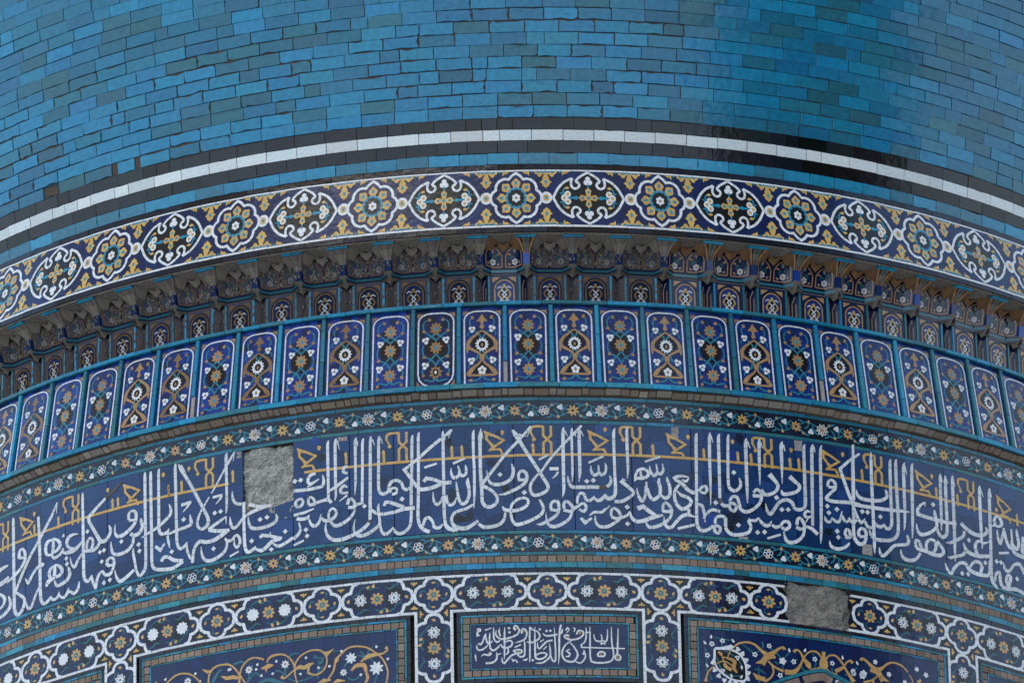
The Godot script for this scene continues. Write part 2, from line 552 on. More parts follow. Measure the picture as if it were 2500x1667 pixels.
const WORDS := """
w -4389 835 8 -4387 801 30 -4381 640 31 -4374 394 33 -4366 210 34 -4364 88 35 -4352 36 33 -4322 3 27 -4277 27 34 -4249 79 31 -4254 123 27 -4295 159 24 -4354 203 19
k -4354 200 27 -4278 330 30 -4181 466 29 -4083 572 27 -3963 721 28 -3903 824 11
k -3903 824 9 -3910 737 6
w -4105 761 25 -4097 662 27 -4085 470 29 -4079 274 31 -4072 103 32 -4056 38 29 -4024 14 26 -3985 31 30 -3958 59 11
w -3962 55 14 -3938 24 22 -3892 30 26 -3872 73 9
w -3874 49 14 -3847 18 21 -3809 17 28 -3772 77 9
w -3798 17 10 -3764 45 20 -3719 18 27 -3679 47 28 -3668 104 10
w -4311 473 39 -4312 522 28 -4281 542 18 -4251 505 28 -4246 442 30 -4295 383 28 -4357 347 30 -4454 308 11
w -4311 476 27 -4255 460 18
w -4441 450 11 -4491 447 28 -4534 438 35 -4569 421 37
w -4430 350 27 -4480 328 40 -4532 319 40 -4575 314 35
w -3956 525 16 -4003 517 33 -4020 470 33 -4006 417 24 -3955 400 16
w -3946 535 17 -3938 465 33 -3949 402 27
w -3943 531 17 -3887 500 27 -3868 456 36 -3901 422 28 -3942 413 18
w -3955 400 19 -3927 367 26 -3866 379 26 -3830 421 20
w -3851 400 12 -3805 375 26 -3745 378 48 -3693 388 35 -3643 427 15
w -3681 500 5 -3732 509 22 -3776 498 35 -3797 464 33 -3783 421 20 -3730 392 15
k -3831 543 7 -3836 517 28
w -3640 835 7 -3641 793 24 -3636 628 26 -3631 421 28 -3626 274 28 -3623 153 30 -3606 98 26 -3577 84 27 -3552 105 26 -3540 126 8
w -3543 124 9 -3533 71 25 -3503 3 21
w -3503 3 20 -3492 66 27 -3473 110 25 -3441 132 17 -3414 97 25 -3366 90 30 -3339 126 23 -3326 171 26 -3336 212 21 -3367 224 21 -3394 205 28 -3392 168 29
w -3392 165 26 -3333 157 18
k -3414 729 24 -3492 676 27 -3579 613 32 -3574 576 27 -3519 483 27 -3457 377 34
w -3457 380 32 -3411 378 31 -3369 422 29 -3364 463 25 -3381 498 5
w -3643 339 19 -3583 336 25 -3525 327 28 -3482 353 31 -3466 388 18
w -3594 351 20 -3591 404 25 -3568 435 22 -3539 421 20 -3534 378 28 -3550 340 25
w -3642 327 14 -3683 283 26 -3714 237 28 -3748 270 16 -3761 327 5
w -3187 496 26 -3190 542 25 -3162 563 19 -3126 546 25 -3122 490 29 -3141 446 30 -3195 405 32 -3250 381 33 -3299 387 25 -3321 428 19 -3317 491 5
w -3187 490 22 -3127 482 18
w -3076 486 6 -3073 455 29 -3062 410 29 -3093 363 33 -3140 356 31 -3173 378 26
w -3145 339 23 -3153 287 26 -3201 244 30 -3277 232 29 -3333 250 24 -3352 297 23 -3358 356 5
w -3040 858 6 -3041 816 26 -3038 592 26 -3034 410 26 -3031 229 26 -3031 79 26 -3051 33 29 -3087 11 24 -3113 55 20 -3131 137 22 -3147 219 22 -3143 251 5
w -3318 112 4 -3303 51 20 -3268 7 30 -3213 24 32 -3137 70 23
w -2984 852 6 -2988 810 26 -2982 525 26 -2978 350 26 -2976 217 26 -2973 91 26 -2951 41 26 -2891 19 30 -2792 7 29 -2741 24 29 -2693 41 18
w -2888 84 27 -2868 113 29 -2826 108 26 -2774 72 30 -2696 54 23
w -2910 860 6 -2916 813 24 -2914 564 25 -2911 365 26 -2895 317 26 -2866 309 26 -2836 316 26 -2821 343 7
w -2823 340 9 -2833 288 18 -2825 233 22 -2813 179 8
w -2822 545 5 -2806 499 25 -2812 452 26 -2866 410 28 -2932 370 25 -2992 350 22 -3072 319 5
k -2943 222 25 -2898 179 26 -2859 228 14
w -3930 300 17 -3965 285 31 -3980 247 33 -3956 198 24 -3921 198 20
w -3923 311 11 -3873 284 26 -3843 240 33 -3864 210 29 -3910 204 26
w -3920 306 21 -3922 249 33 -3929 203 26
w -3944 201 32 -3991 183 42 -4010 151 19
w -3923 177 15 -3897 128 24 -3840 131 33 -3788 150 33 -3764 189 33 -3774 234 21 -3781 254 6
w -4240 283 6 -4207 240 33 -4163 291 25 -4115 332 26 -4068 356 21
w -4557 247 20 -4504 217 26 -4475 175 34 -4494 132 25 -4537 114 17
w -4433 193 9 -4410 138 32 -4416 91 37 -4475 53 32 -4544 37 22
w -4229 83 7 -4212 33 23 -4175 22 28 -4144 74 25 -4112 132 25 -4077 171 18
w -2759 866 6 -2766 832 25 -2761 638 25 -2757 456 25 -2752 305 26 -2749 215 25 -2727 159 24 -2700 157 27 -2671 178 23 -2657 199 7
w -2663 188 11 -2657 124 22 -2629 50 15
w -2613 17 26 -2605 96 25 -2588 146 26 -2547 180 30 -2493 164 30 -2424 169 33 -2362 197 36 -2298 230 23
k -2298 227 26 -2405 239 31 -2474 262 29
k -2474 262 31 -2430 290 27 -2380 314 26 -2323 345 11
k -2327 346 13 -2324 283 4
w -2737 855 9 -2714 806 27 -2646 693 26 -2569 545 25 -2506 418 26 -2479 359 28 -2480 311 30 -2518 280 27 -2556 293 21 -2571 341 23 -2544 420 18 -2480 515 14 -2468 531 11
k -2714 845 12 -2672 773 4
k -2449 558 13 -2393 643 16 -2337 735 18 -2293 803 20 -2253 865 11
k -2255 859 8 -2265 788 4
k -2713 513 26 -2625 520 25
w -2630 521 22 -2665 480 17 -2700 452 5
k -2438 522 22 -2357 527 21
w -2360 524 20 -2380 491 17 -2413 462 4
w -2636 421 5 -2628 376 27 -2625 339 28 -2665 323 26 -2739 314 24 -2826 297 18
w -2315 870 6 -2324 829 26 -2321 672 23 -2319 552 22 -2319 432 21 -2324 368 7
w -2272 543 4 -2267 482 22 -2241 437 24 -2192 422 24
w -2290 336 4 -2286 282 24 -2263 237 24 -2226 253 25 -2183 303 19 -2122 337 27 -2049 358 30 -1989 371 27 -1940 368 24
w -2134 411 28 -2079 387 28 -2025 372 26 -1989 376 29
w -2175 436 22 -2174 286 23 -2171 142 25 -2164 58 27 -2141 19 26 -2098 35 26 -2077 58 7
w -2081 38 17 -2032 15 30 -1990 36 31 -1942 76 30 -1876 90 33
k -2043 121 26 -2023 139 26 -1960 123 26 -1863 88 26
k -1957 158 4 -1957 120 13
w -1937 60 9 -1894 30 26 -1835 45 26 -1773 81 25
w -2139 310 4 -2133 256 22 -2110 213 26 -2050 200 29 -1977 206 29 -1917 230 27 -1902 266 23 -1912 297 5
w -2334 171 10 -2317 144 25 -2275 142 24 -2241 178 18 -2214 150 23 -2209 107 24 -2232 74 22 -2256 103 16 -2252 141 10
w -2317 138 19 -2321 91 22 -2349 48 27 -2418 13 30 -2480 8 27 -2518 38 23 -2534 88 18 -2538 137 4
k -2294 10 17 -2219 39 13
w -1588 580 19 -1626 575 26 -1649 543 25 -1644 508 23 -1609 508 23 -1561 534 7
w -1657 478 5 -1621 500 22 -1585 523 11
w -1533 564 5 -1524 515 23 -1533 474 24 -1562 465 25 -1621 459 26 -1680 458 26 -1765 463 29
w -1481 840 5 -1491 804 23 -1490 630 23 -1488 450 22 -1487 364 21
w -1582 340 24 -1540 349 24 -1493 354 29 -1463 325 23
w -1420 848 5 -1431 812 23 -1431 623 24 -1430 473 23 -1428 383 18 -1438 340 5
k -1415 831 11 -1397 752 4
k -1477 425 18 -1423 454 26 -1377 485 23 -1331 518 19
w -1334 611 15 -1361 602 24 -1367 567 23 -1335 551 19
w -1337 435 9 -1362 453 23 -1390 429 24 -1383 396 22 -1331 393 20
k -1340 373 15 -1401 329 6
w -1724 389 21 -1752 366 22 -1742 332 22 -1710 330 26 -1691 358 22 -1700 386 18 -1724 389 19
w -1645 333 26 -1648 376 19 -1630 394 17 -1604 370 21 -1592 329 23
w -1645 330 25 -1592 332 25
k -1603 295 12 -1680 273 22 -1766 262 24
w -1742 233 29 -1704 222 28 -1654 227 26 -1642 250 6
w -1642 214 12 -1628 173 22 -1599 151 29 -1564 177 23 -1547 243 6
w -1546 213 17 -1518 186 28 -1477 183 26 -1436 211 26 -1427 249 20 -1453 278 18 -1479 258 20 -1487 212 18 -1468 168 22 -1437 134 27 -1396 138 29 -1339 167 26 -1295 213 21 -1276 258 7
w -1337 295 26 -1326 335 25 -1303 336 22 -1280 300 23 -1292 272 23
k -1332 273 26 -1292 266 24 -1263 287 23 -1212 299 21
w -1725 198 11 -1713 146 18 -1725 106 26 -1770 68 29
k -1767 17 18 -1685 46 18
w -1506 169 4 -1512 119 18 -1494 58 24 -1449 20 29 -1386 15 33 -1323 32 30 -1265 55 25 -1208 90 28 -1170 128 24
k -1161 198 26 -1163 151 23
w -1144 835 5 -1154 795 22 -1157 532 25 -1159 353 24 -1161 198 26
k -1139 809 11 -1121 757 4
w -1264 841 5 -1272 802 27 -1273 664 21 -1273 485 20 -1280 367 5
k -1258 809 11 -1254 765 4
w -1206 826 5 -1216 787 22 -1218 598 21 -1223 309 21
w -1079 831 5 -1089 795 23 -1092 585 23 -1094 424 23 -1083 369 26 -1057 352 27 -1018 369 25
k -1073 811 11 -1058 766 4
w -1018 360 22 -1011 416 24 -989 449 25 -949 454 24 -914 426 24 -903 389 23 -876 373 27 -840 387 25
w -1009 359 20 -989 393 19 -955 387 18 -958 352 22 -990 343 20
w -821 814 5 -831 781 22 -835 562 23 -841 384 23 -843 241 23
k -817 218 31 -901 216 32 -974 196 26 -1059 187 26 -1116 200 23 -1155 234 23
k -900 231 28 -968 262 30 -1013 282 26 -1041 283 26 -1054 253 18
w -843 199 21 -845 140 22 -856 70 23 -900 26 26 -942 18 26 -969 38 23 -980 68 7
w -983 77 5 -1004 47 22 -1044 22 27 -1072 47 21 -1085 108 18 -1092 180 18 -1098 240 21 -1092 278 5
w -1090 168 18 -1087 120 21 -1111 84 26 -1185 38 29 -1242 29 30 -1279 53 21 -1290 105 16 -1277 169 4
w -770 834 5 -782 795 22 -784 558 22 -787 320 23 -792 154 24 -781 82 26 -751 38 29 -704 14 29
w -753 68 17 -739 117 24 -708 131 25 -679 92 20 -667 50 26 -631 42 25 -604 70 12
k -608 770 25 -693 701 25 -766 635 25 -829 583 20 -893 537 26 -847 465 24
w -847 468 23 -808 405 26 -770 367 30 -719 366 31 -663 378 31 -607 400 30 -534 409 31
k -746 427 26 -724 454 30 -668 439 28 -607 412 24
w -594 837 5 -593 784 23 -593 605 23 -592 426 23 -592 247 25 -588 104 24 -567 38 29 -511 14 31
k -586 808 11 -576 756 4
k -524 840 18 -554 812 27 -579 789 11
k -528 833 9 -553 771 4
k -739 542 20 -643 569 18
w -675 339 4 -669 264 20 -645 233 25 -615 257 18 -607 295 7
w -406 440 5 -410 401 30 -401 353 25 -400 293 23 -423 238 26 -454 228 26 -477 265 22 -490 346 20 -497 412 8
w -578 303 26 -565 243 21 -543 221 24 -515 237 22 -495 281 8
w -534 524 5 -533 479 20 -512 442 28 -479 458 23 -471 500 19 -483 541 8
w -472 485 16 -450 456 25 -423 470 21 -419 509 20 -426 544 6
k -519 561 20 -428 598 18
w -353 828 5 -362 790 22 -362 626 21 -358 506 21 -359 327 21 -365 186 5
w -371 218 18 -421 187 24 -466 175 24 -511 157 24 -535 116 22 -528 69 25 -496 37 32 -429 26 33 -373 55 27 -333 84 23
k -590 72 26 -551 27 28 -490 19 31
w -331 59 20 -296 32 28 -240 30 28 -174 47 27 -139 87 23 -126 146 17
w -146 194 8 -133 167 26 -89 158 27 -50 157 27 5 173 26 44 208 22 43 246 19 7 259 21 -38 244 22 -77 204 20 -86 139 19 -73 74 23 -44 43 28 3 51 28 70 77 26 137 117 26 161 159 21 155 200 23 133 243 15
k -302 840 4 -310 773 31 -311 683 25 -311 504 25 -307 396 26 -303 325 26 -301 235 25
w -302 241 25 -279 202 29 -238 193 28 -196 221 26 -186 264 22 -211 309 24 -247 340 26 -299 366 30
k -298 811 11 -287 754 4
k -299 384 27 -245 454 25 -188 529 22 -126 611 22 -75 669 22 -30 716 22 21 775 21 78 845 18
k 72 834 11 48 756 4
w -263 493 4 -254 430 14 -235 388 22 -191 373 29 -130 384 27 -79 419 26 -62 472 26 -64 508 25 -74 542 5
w -18 408 23 -22 453 20 2 481 24 33 464 26 43 422 23
k -27 408 23 15 405 22 46 419 23
w 44 425 23 26 383 26 -19 346 25 -75 317 25 -131 294 21 -177 290 4
w -64 819 12 -37 776 39 3 703 27 57 607 26 122 498 26 165 420 27 198 361 26 191 319 24 140 287 28 90 281 26 66 320 23 71 374 22 115 439 18 155 480 18 206 557 20 269 635 20 326 701 20 383 761 21 428 810 21 464 852 17
k -15 780 16 41 764 4
k 406 797 12 421 759 4
k 214 495 26 283 496 26
w 278 471 18 260 441 15 233 415 4
k 133 569 17 203 608 18
w 329 838 4 322 791 26 320 611 26 319 432 24 319 325 23 308 261 4
k 335 806 13 357 762 4
w 394 834 4 388 797 20 388 641 19 388 468 19 383 388 4
w 447 828 10 445 786 26 444 612 25 444 469 24 436 390 4
k 457 810 12 477 763 4
w 351 439 4 357 390 21 380 349 27 425 345 29 508 347 29 589 349 29
w 648 352 26 675 384 24 680 420 20 669 445 5
w 529 525 5 531 476 21 555 446 26 586 468 20 586 531 9
w 589 474 16 611 448 26 639 473 20 644 521 18 636 551 5
k 511 546 18 626 603 18
w 419 212 17 423 260 21 446 297 21 473 287 23 485 249 23 511 236 26 542 259 19 550 275 6
w 549 259 16 578 239 25 615 266 17 627 289 6
w 625 279 16 657 253 26 699 281 20
k 390 168 26 427 192 22 464 218 20
w 464 219 21 487 187 22 468 148 24 433 165 18
w 221 164 24 218 200 20 239 228 23 272 224 25 280 182 22
k 215 161 22 260 154 22 285 170 21
w 283 179 21 265 123 24 214 81 25 142 43 25 108 44 6
w 318 170 23 318 212 21 339 230 22 372 200 26 393 165 26
k 313 158 24 360 147 24 393 162 20
w 377 147 18 360 93 22 313 52 25 257 25 28 213 28 28 187 64 16 179 136 4
k 444 94 23 477 56 27 528 95 17
w 509 114 7 548 143 22 604 144 24 634 175 18
w 627 157 10 667 199 10
w 553 117 4 556 66 18 585 28 26 646 28 26 697 58 24 737 89 21 752 119 18
w 722 835 4 709 794 23 709 615 22 711 435 22 713 346 26 706 286 26 672 255 25 640 278 18 631 295 6
w 628 272 13 599 242 25 566 235 21
w 820 854 4 810 816 23 810 648 23 812 499 19 805 426 4
k 754 407 34 792 373 27 842 330 26
w 840 333 23 850 303 20 801 260 26 756 237 28 704 234 26
k 766 422 11 796 409 4
w 858 406 7 881 430 21 917 432 27 963 452 24 965 488 22 931 510 24 891 496 22 871 459 20 867 423 18
k 907 509 12 913 437 21
w 979 537 5 986 489 22 1011 459 27 1037 486 21 1031 556 7
w 1037 486 19 1061 474 26 1084 506 21 1079 563 5
k 944 569 18 1063 616 18
w 876 352 4 887 293 21 913 247 29 936 277 21 949 356 24 952 406 12
w 961 356 13 972 297 25 1003 263 28 1050 301 24 1058 361 26 1047 408 26 1054 443 7
w 1062 302 16 1094 279 29 1129 306 25 1132 372 24 1115 430 22 1113 455 6
w 677 113 19 677 158 20 700 179 20 733 155 25 748 118 24
k 675 107 23 713 95 24 758 103 21 801 126 20 821 161 6
w 821 156 7 831 112 23 864 79 30 920 85 31 988 114 33 1074 139 18
k 879 183 39 923 202 32 967 166 33 1017 133 26
w 1075 172 23 1076 219 20 1099 242 20 1132 211 26 1143 173 24
k 1068 170 22 1143 171 25
w 1143 185 21 1131 127 21 1084 77 26 1021 43 27 964 36 26 937 81 7
w 1082 126 4 1085 74 19 1108 42 29 1139 45 24 1174 89 25 1221 139 26 1267 154 30 1321 140 8
k 1274 202 22 1276 149 20
k 1160 442 27 1190 462 25 1230 469 23 1282 464 7
w 1282 458 8 1260 428 21 1229 438 16
k 1172 434 23 1200 425 26 1237 399 29 1270 360 29 1307 339 30 1335 338 25
w 1205 397 20 1171 344 23 1168 285 25 1184 232 26 1223 198 31 1269 219 26 1296 264 25 1268 297 26 1220 312 26 1182 351 4
w 1358 352 22 1382 388 22 1411 397 26 1422 369 22 1404 342 21 1370 350 19
w 1360 832 4 1349 794 24 1344 560 24 1340 321 22 1336 118 24 1346 59 29 1375 32 29 1424 47 25 1465 80 22
w 1462 847 4 1455 797 26 1451 629 24 1452 449 20 1449 249 5
k 1467 822 11 1482 763 4
w 1538 842 4 1526 806 24 1525 635 24 1524 455 23 1523 312 22
w 1535 271 26 1552 252 27 1592 256 25
w 1594 265 25 1604 230 24 1632 215 24 1653 252 22 1628 279 26 1594 274 21
w 1599 295 19 1625 333 22 1659 331 26 1675 290 24 1686 238 26 1731 219 31 1791 249 25 1841 302 24 1859 358 23 1855 393 27 1820 412 23 1795 384 21
k 1787 359 28 1857 360 26
w 1610 845 4 1602 807 22 1595 582 22 1595 432 23 1614 392 29 1649 383 26 1686 417 24 1692 459 23 1681 493 5
w 1345 246 21 1378 239 26 1394 185 24 1401 102 5
w 1387 133 13 1423 184 21 1464 211 24 1522 201 25
w 1479 99 21 1486 142 21 1520 164 25 1560 153 26 1562 101 25 1570 54 28 1614 22 29 1684 29 28 1744 53 25 1764 103 22 1748 143 24 1754 170 7
k 1758 151 22 1806 155 22 1831 184 7
w 1472 69 24 1477 34 24 1504 24 24 1520 61 23 1500 82 24 1471 78 20
k 1185 35 21 1318 76 21
w 1750 830 4 1743 777 28 1742 596 26 1743 417 24 1743 294 5
k 1757 802 14 1778 746 4
w 1860 840 4 1852 790 27 1849 627 23 1849 452 4
k 1861 809 14 1881 759 4
w 1927 550 43 1967 509 31 1996 465 25 1975 415 25 1927 385 27 1885 380 29 1864 422 5
w 2093 552 38 2135 519 31 2174 482 28 2151 437 25 2089 410 28 2035 401 29 2023 435 5
w 2045 837 4 2033 794 29 2033 650 24 2031 484 4
k 2050 808 15 2064 757 4
w 1889 306 4 1900 250 24 1927 223 29 1966 276 25 2002 328 26 2057 356 28 2105 341 29 2128 296 26 2164 288 29 2208 313 24 2219 374 27 2219 554 27 2221 795 23 2233 834 5
w 2301 847 4 2289 805 28 2283 623 26 2277 382 24 2272 172 24
k 2303 831 15 2317 783 4
k 2223 158 20 2268 145 29 2313 106 29
w 2256 282 14 2226 285 21 2208 253 23 2229 232 23 2261 248 12
w 2234 227 13 2214 188 5
w 2141 160 25 2149 208 24 2176 216 27 2202 171 26 2207 139 26
k 2134 142 27 2164 129 25 2207 139 22
w 2202 142 22 2190 83 22 2142 29 26 2081 8 30 2046 28 26 2029 95 4
w 1831 178 5 1848 149 25 1883 123 29 1914 132 24 1933 166 6
w 1935 135 19 1966 119 26 2011 138 21
w 2011 144 21 2034 174 22 2072 175 26 2080 138 23 2043 111 27 2014 126 21
k 1896 20 18 2004 64 18
w 2376 852 4 2361 800 23 2355 574 25 2350 333 25 2342 122 22 2335 35 4
w 2413 513 23 2419 556 21 2446 574 21 2475 553 27 2475 508 24 2441 472 23 2403 431 25 2404 407 31 2463 399 28 2589 410 28 2686 408 28
k 2420 510 21 2474 520 19
k 2698 833 19 2603 757 22 2523 678 26 2558 575 26 2592 478 27 2616 425 27
k 2641 830 11 2636 781 22 2632 617 26 2628 436 26 2626 256 26
w 2376 268 4 2388 231 26 2419 223 20 2440 265 6
w 2442 257 18 2469 237 26 2501 242 22 2527 330 6
w 2525 293 21 2545 255 26 2576 254 20 2592 292 6
w 2581 284 14 2617 248 28 2653 278 15
w 2410 69 4 2425 24 26 2479 11 29 2543 36 23 2582 75 17
w 2562 117 25 2546 150 25 2562 187 20 2587 170 26 2591 124 26
k 2546 114 22 2593 123 23
k 2644 899 19 2635 596 26 2631 439 26
w 2625 276 25 2621 173 24 2629 121 29 2665 83 32 2710 98 25 2729 155 25 2724 202 27 2689 214 22 2663 180 23 2670 145 27
k 2670 142 23 2728 154 19
k 2801 866 7 2799 805 24 2797 624 26 2798 443 26 2800 263 26 2800 84 25 2800 27 6
k 2614 403 29 2710 401 29 2871 407 29 3003 417 26 3084 426 23 3134 430 4
w 2660 529 4 2666 487 26 2706 462 31 2789 462 29 2874 477 27 2927 514 25 2927 551 26 2917 576 6
w 2980 838 4 2969 801 25 2965 594 26 2964 413 26 2964 311 25 2944 260 25 2912 254 28 2891 289 8
w 2899 284 10 2865 257 28 2827 262 28 2816 287 6
w 3033 848 4 3021 811 26 3020 605 28 3024 424 26 3021 273 26 3002 204 27 2946 162 27 2860 147 31 2802 150 30 2771 180 26 2760 217 6
w 2638 377 6 2655 311 26 2691 263 27 2726 302 6
w 2724 280 18 2748 236 26 2786 237 23
w 3104 838 4 3092 788 28 3089 618 27 3088 437 25 3082 315 19 3073 267 4
k 3105 803 14 3120 737 5
w 3182 844 4 3168 797 27 3162 572 27 3156 360 25 3147 213 5
w 2841 85 4 2849 38 26 2874 19 27 2922 63 25 2977 121 25 3044 141 26 3098 157 23 3111 194 27 3098 231 14
w 3172 173 25 3181 207 19 3208 200 29 3226 154 30 3240 131 27
w 3172 170 26 3192 138 25 3232 131 26
w 3217 107 21 3174 51 25 3119 27 29 3066 31 31 3040 61 23 3036 103 5
w 3229 134 26 3267 134 32 3328 122 33 3398 125 30 3438 159 26 3422 197 28 3375 236 29
w 3275 146 27 3278 204 25 3320 241 21 3361 227 29 3364 173 26 3335 134 22
k 3283 542 13 3237 509 21 3206 466 26 3209 427 30 3273 420 31 3356 416 30 3468 415 29 3577 427 25
k 3281 542 10 3279 505 5
w 3367 496 8 3372 458 33 3381 412 29 3383 361 26 3337 312 25 3273 275 28 3225 265 32 3199 296 24 3191 346 5
w 3383 358 18 3400 307 30 3434 284 30 3475 317 28 3486 398 27 3484 579 29 3486 762 27 3486 809 5
k 3492 787 15 3508 746 5
w 3441 813 5 3436 775 26 3433 629 27 3431 447 25 3426 337 5
k 3442 788 15 3458 744 5
w 3561 826 5 3555 777 29 3555 595 29 3554 413 29 3551 231 26 3548 104 5
k 3563 791 15 3578 732 5
w 3620 440 32 3669 409 36 3727 385 35 3785 380 32 3846 394 25 3886 435 31 3873 468 9
w 3653 381 27 3636 335 26 3569 288 26 3510 255 22 3463 245 4
w 3832 804 5 3826 761 31 3824 596 31 3825 414 28 3824 336 24
k 3835 775 16 3863 716 6
w 3934 808 5 3928 761 31 3922 559 31 3919 376 30 3914 194 28 3911 72 30 3923 21 35 3974 -22 18
k 3938 776 11 3951 735 6
w 3637 283 7 3660 231 35 3702 209 34 3791 206 32 3901 232 28
w 3903 353 4 3842 326 21 3790 332 21 3758 290 28 3763 243 30 3778 215 28
w 3835 326 20 3826 278 7
w 3648 210 24 3628 181 24 3562 154 25 3503 129 23 3474 130 4
w 3450 75 5 3470 22 25 3505 -2 23 3535 48 26 3588 100 25 3646 113 32 3682 74 34 3738 56 34 3812 55 32 3880 71 26 3900 125 30 3896 194 11
w 3690 85 17 3728 138 22 3780 156 30 3816 129 33 3799 68 26
w 3936 489 6 3975 516 27 3966 546 28 3995 589 18 4032 574 33 4046 535 30 4013 507 20 3966 506 18
w 3994 477 6 3999 408 26 4020 363 21 4047 432 24 4069 507 23
w 4070 483 26 4087 412 33 4121 358 29 4149 403 26 4147 521 12
w 4148 403 23 4193 364 29 4222 409 31 4212 480 31 4204 536 9
k 4003 282 20 4107 311 19
w 4144 374 23 4175 325 35 4272 316 34 4329 328 28
w 4044 217 6 4062 158 33 4109 163 24 4160 224 22 4225 240 35 4270 174 32
w 3945 36 20 3959 97 25 3997 117 29 4003 59 31 4022 9 34 4084 5 31 4171 21 33 4267 7 31
w 4064 71 25 4084 120 20 4115 108 33 4098 49 30 4084 9 27
w 4064 74 26 4079 26 27
w 4315 374 21 4261 357 34 4278 486 30
"""
const SMALL_WORDS := """
w -369 -981 3 -370 -1008 14 -364 -1042 3
w -356 -789 12 -333 -786 12 -331 -800 11 -352 -810 13 -352 -838 15 -336 -834 9
k -296 -797 10 -248 -782 10
w -350 -896 4 -333 -909 15 -314 -888 13 -299 -841 11 -288 -823 5
w -292 -831 10 -288 -867 12 -278 -898 13 -259 -900 13 -237 -882 5
w -260 -818 5 -262 -861 13 -262 -904 12 -256 -944 14 -233 -960 15 -202 -939 14 -178 -911 5
w -176 -914 7 -165 -937 14 -138 -943 15 -102 -929 14 -91 -902 12 -108 -885 12 -140 -894 11
w -230 -774 4 -231 -822 13 -228 -869 12 -207 -895 14 -183 -882 10
w -185 -783 3 -190 -816 14 -180 -851 10
w -210 -799 4 -215 -830 12 -199 -859 14 -170 -872 15 -136 -869 15 -89 -856 14 -54 -838 14 -39 -810 12 -50 -780 13 -67 -768 11 -79 -787 13 -64 -804 17
w -146 -777 3 -149 -825 14 -151 -915 13 -152 -988 12 -155 -1033 3
w -356 -910 4 -360 -933 12 -347 -952 14 -318 -950 14 -291 -932 13 -273 -910 5
w -328 -1005 3 -305 -988 11 -275 -997 16 -254 -986 14 -263 -972 9
w -212 -974 4 -209 -1004 14 -214 -1032 14 -238 -1053 15 -265 -1058 15 -295 -1058 16
k -205 -995 12 -174 -983 5
w -172 -1018 4 -169 -1048 12 -155 -1063 15 -129 -1035 13 -98 -1002 14 -64 -988 14 -82 -968 14 -53 -958 13 -22 -966 13 -26 -983 13 -52 -990 14 -44 -1010 13 -23 -1016 14 -2 -1002 13 1 -919 12 -1 -885 5
w -123 -949 9 -125 -981 13 -147 -997 5
k -74 -940 10 -28 -919 10
w -19 -832 14 -22 -807 12 -6 -793 12 14 -811 13 18 -840 13 3 -876 13 -31 -893 14 -71 -904 3
k 43 -779 12 39 -847 13 40 -920 13 38 -1028 12 35 -1062 3
w 49 -786 12 65 -806 9 96 -816 11 116 -848 13 106 -877 14 74 -896 14 40 -906 14 19 -896 8
w 80 -784 5 78 -884 13 78 -974 13 80 -1023 15 109 -1037 15 145 -1026 14 166 -999 13 144 -987 12 113 -990 12 85 -1005 9
w -15 -1040 4 3 -1043 13 22 -1031 9
w -98 -1027 6 -88 -1048 12 -71 -1040 9 -54 -1063 12
w 137 -830 3 154 -849 13 184 -853 15 249 -842 13
w 99 -904 3 97 -939 12 112 -953 14 135 -929 13 164 -900 14 210 -888 13
k 117 -900 9 146 -881 9
k 140 -962 9 168 -933 9
w 187 -912 3 191 -958 14 191 -1012 13 163 -1045 13 129 -1065 14 81 -1068 5
w 195 -1012 9 209 -1049 13 228 -1051 13 232 -976 13 229 -885 12 226 -786 3
k 277 -764 15 266 -806 14 261 -886 14 259 -994 14 252 -1079 3
w 285 -800 12 281 -828 12 262 -840 11
w 313 -810 10 324 -791 11 338 -802 9 318 -829 6
w 369 -790 10 382 -798 10 373 -821 6
w 393 -842 12 404 -814 12 436 -814 13 444 -842 13 401 -876 13 339 -883 13 301 -862 12 307 -848 12 337 -850 10
w 354 -892 7 305 -928 12 280 -991 14 303 -1046 16 364 -1056 15 398 -1002 14 372 -943 12 344 -909 7
w 339 -959 9 315 -973 10 338 -994 13 331 -1016 13 307 -1016 8
w 465 -785 5 464 -860 12 450 -904 11 424 -927 11 438 -944 10
k 422 -944 10 600 -947 10 755 -947 9
w 494 -780 5 493 -889 13 493 -1025 13 514 -1059 15 598 -1062 14 654 -1042 13 669 -989 11 657 -897 13 656 -777 5
w 444 -966 9 456 -1019 12 419 -1067 13 380 -1055 8
w 545 -1004 13 566 -977 12 600 -984 13 597 -1010 13 545 -1011 12
w 522 -839 6 535 -886 12 581 -890 13 578 -838 6
w 579 -885 9 618 -889 12 628 -797 6
w 707 -787 5 702 -908 13 696 -997 13
w 677 -1029 11 691 -996 12 720 -1008 13 712 -1040 13 679 -1032 12
"""
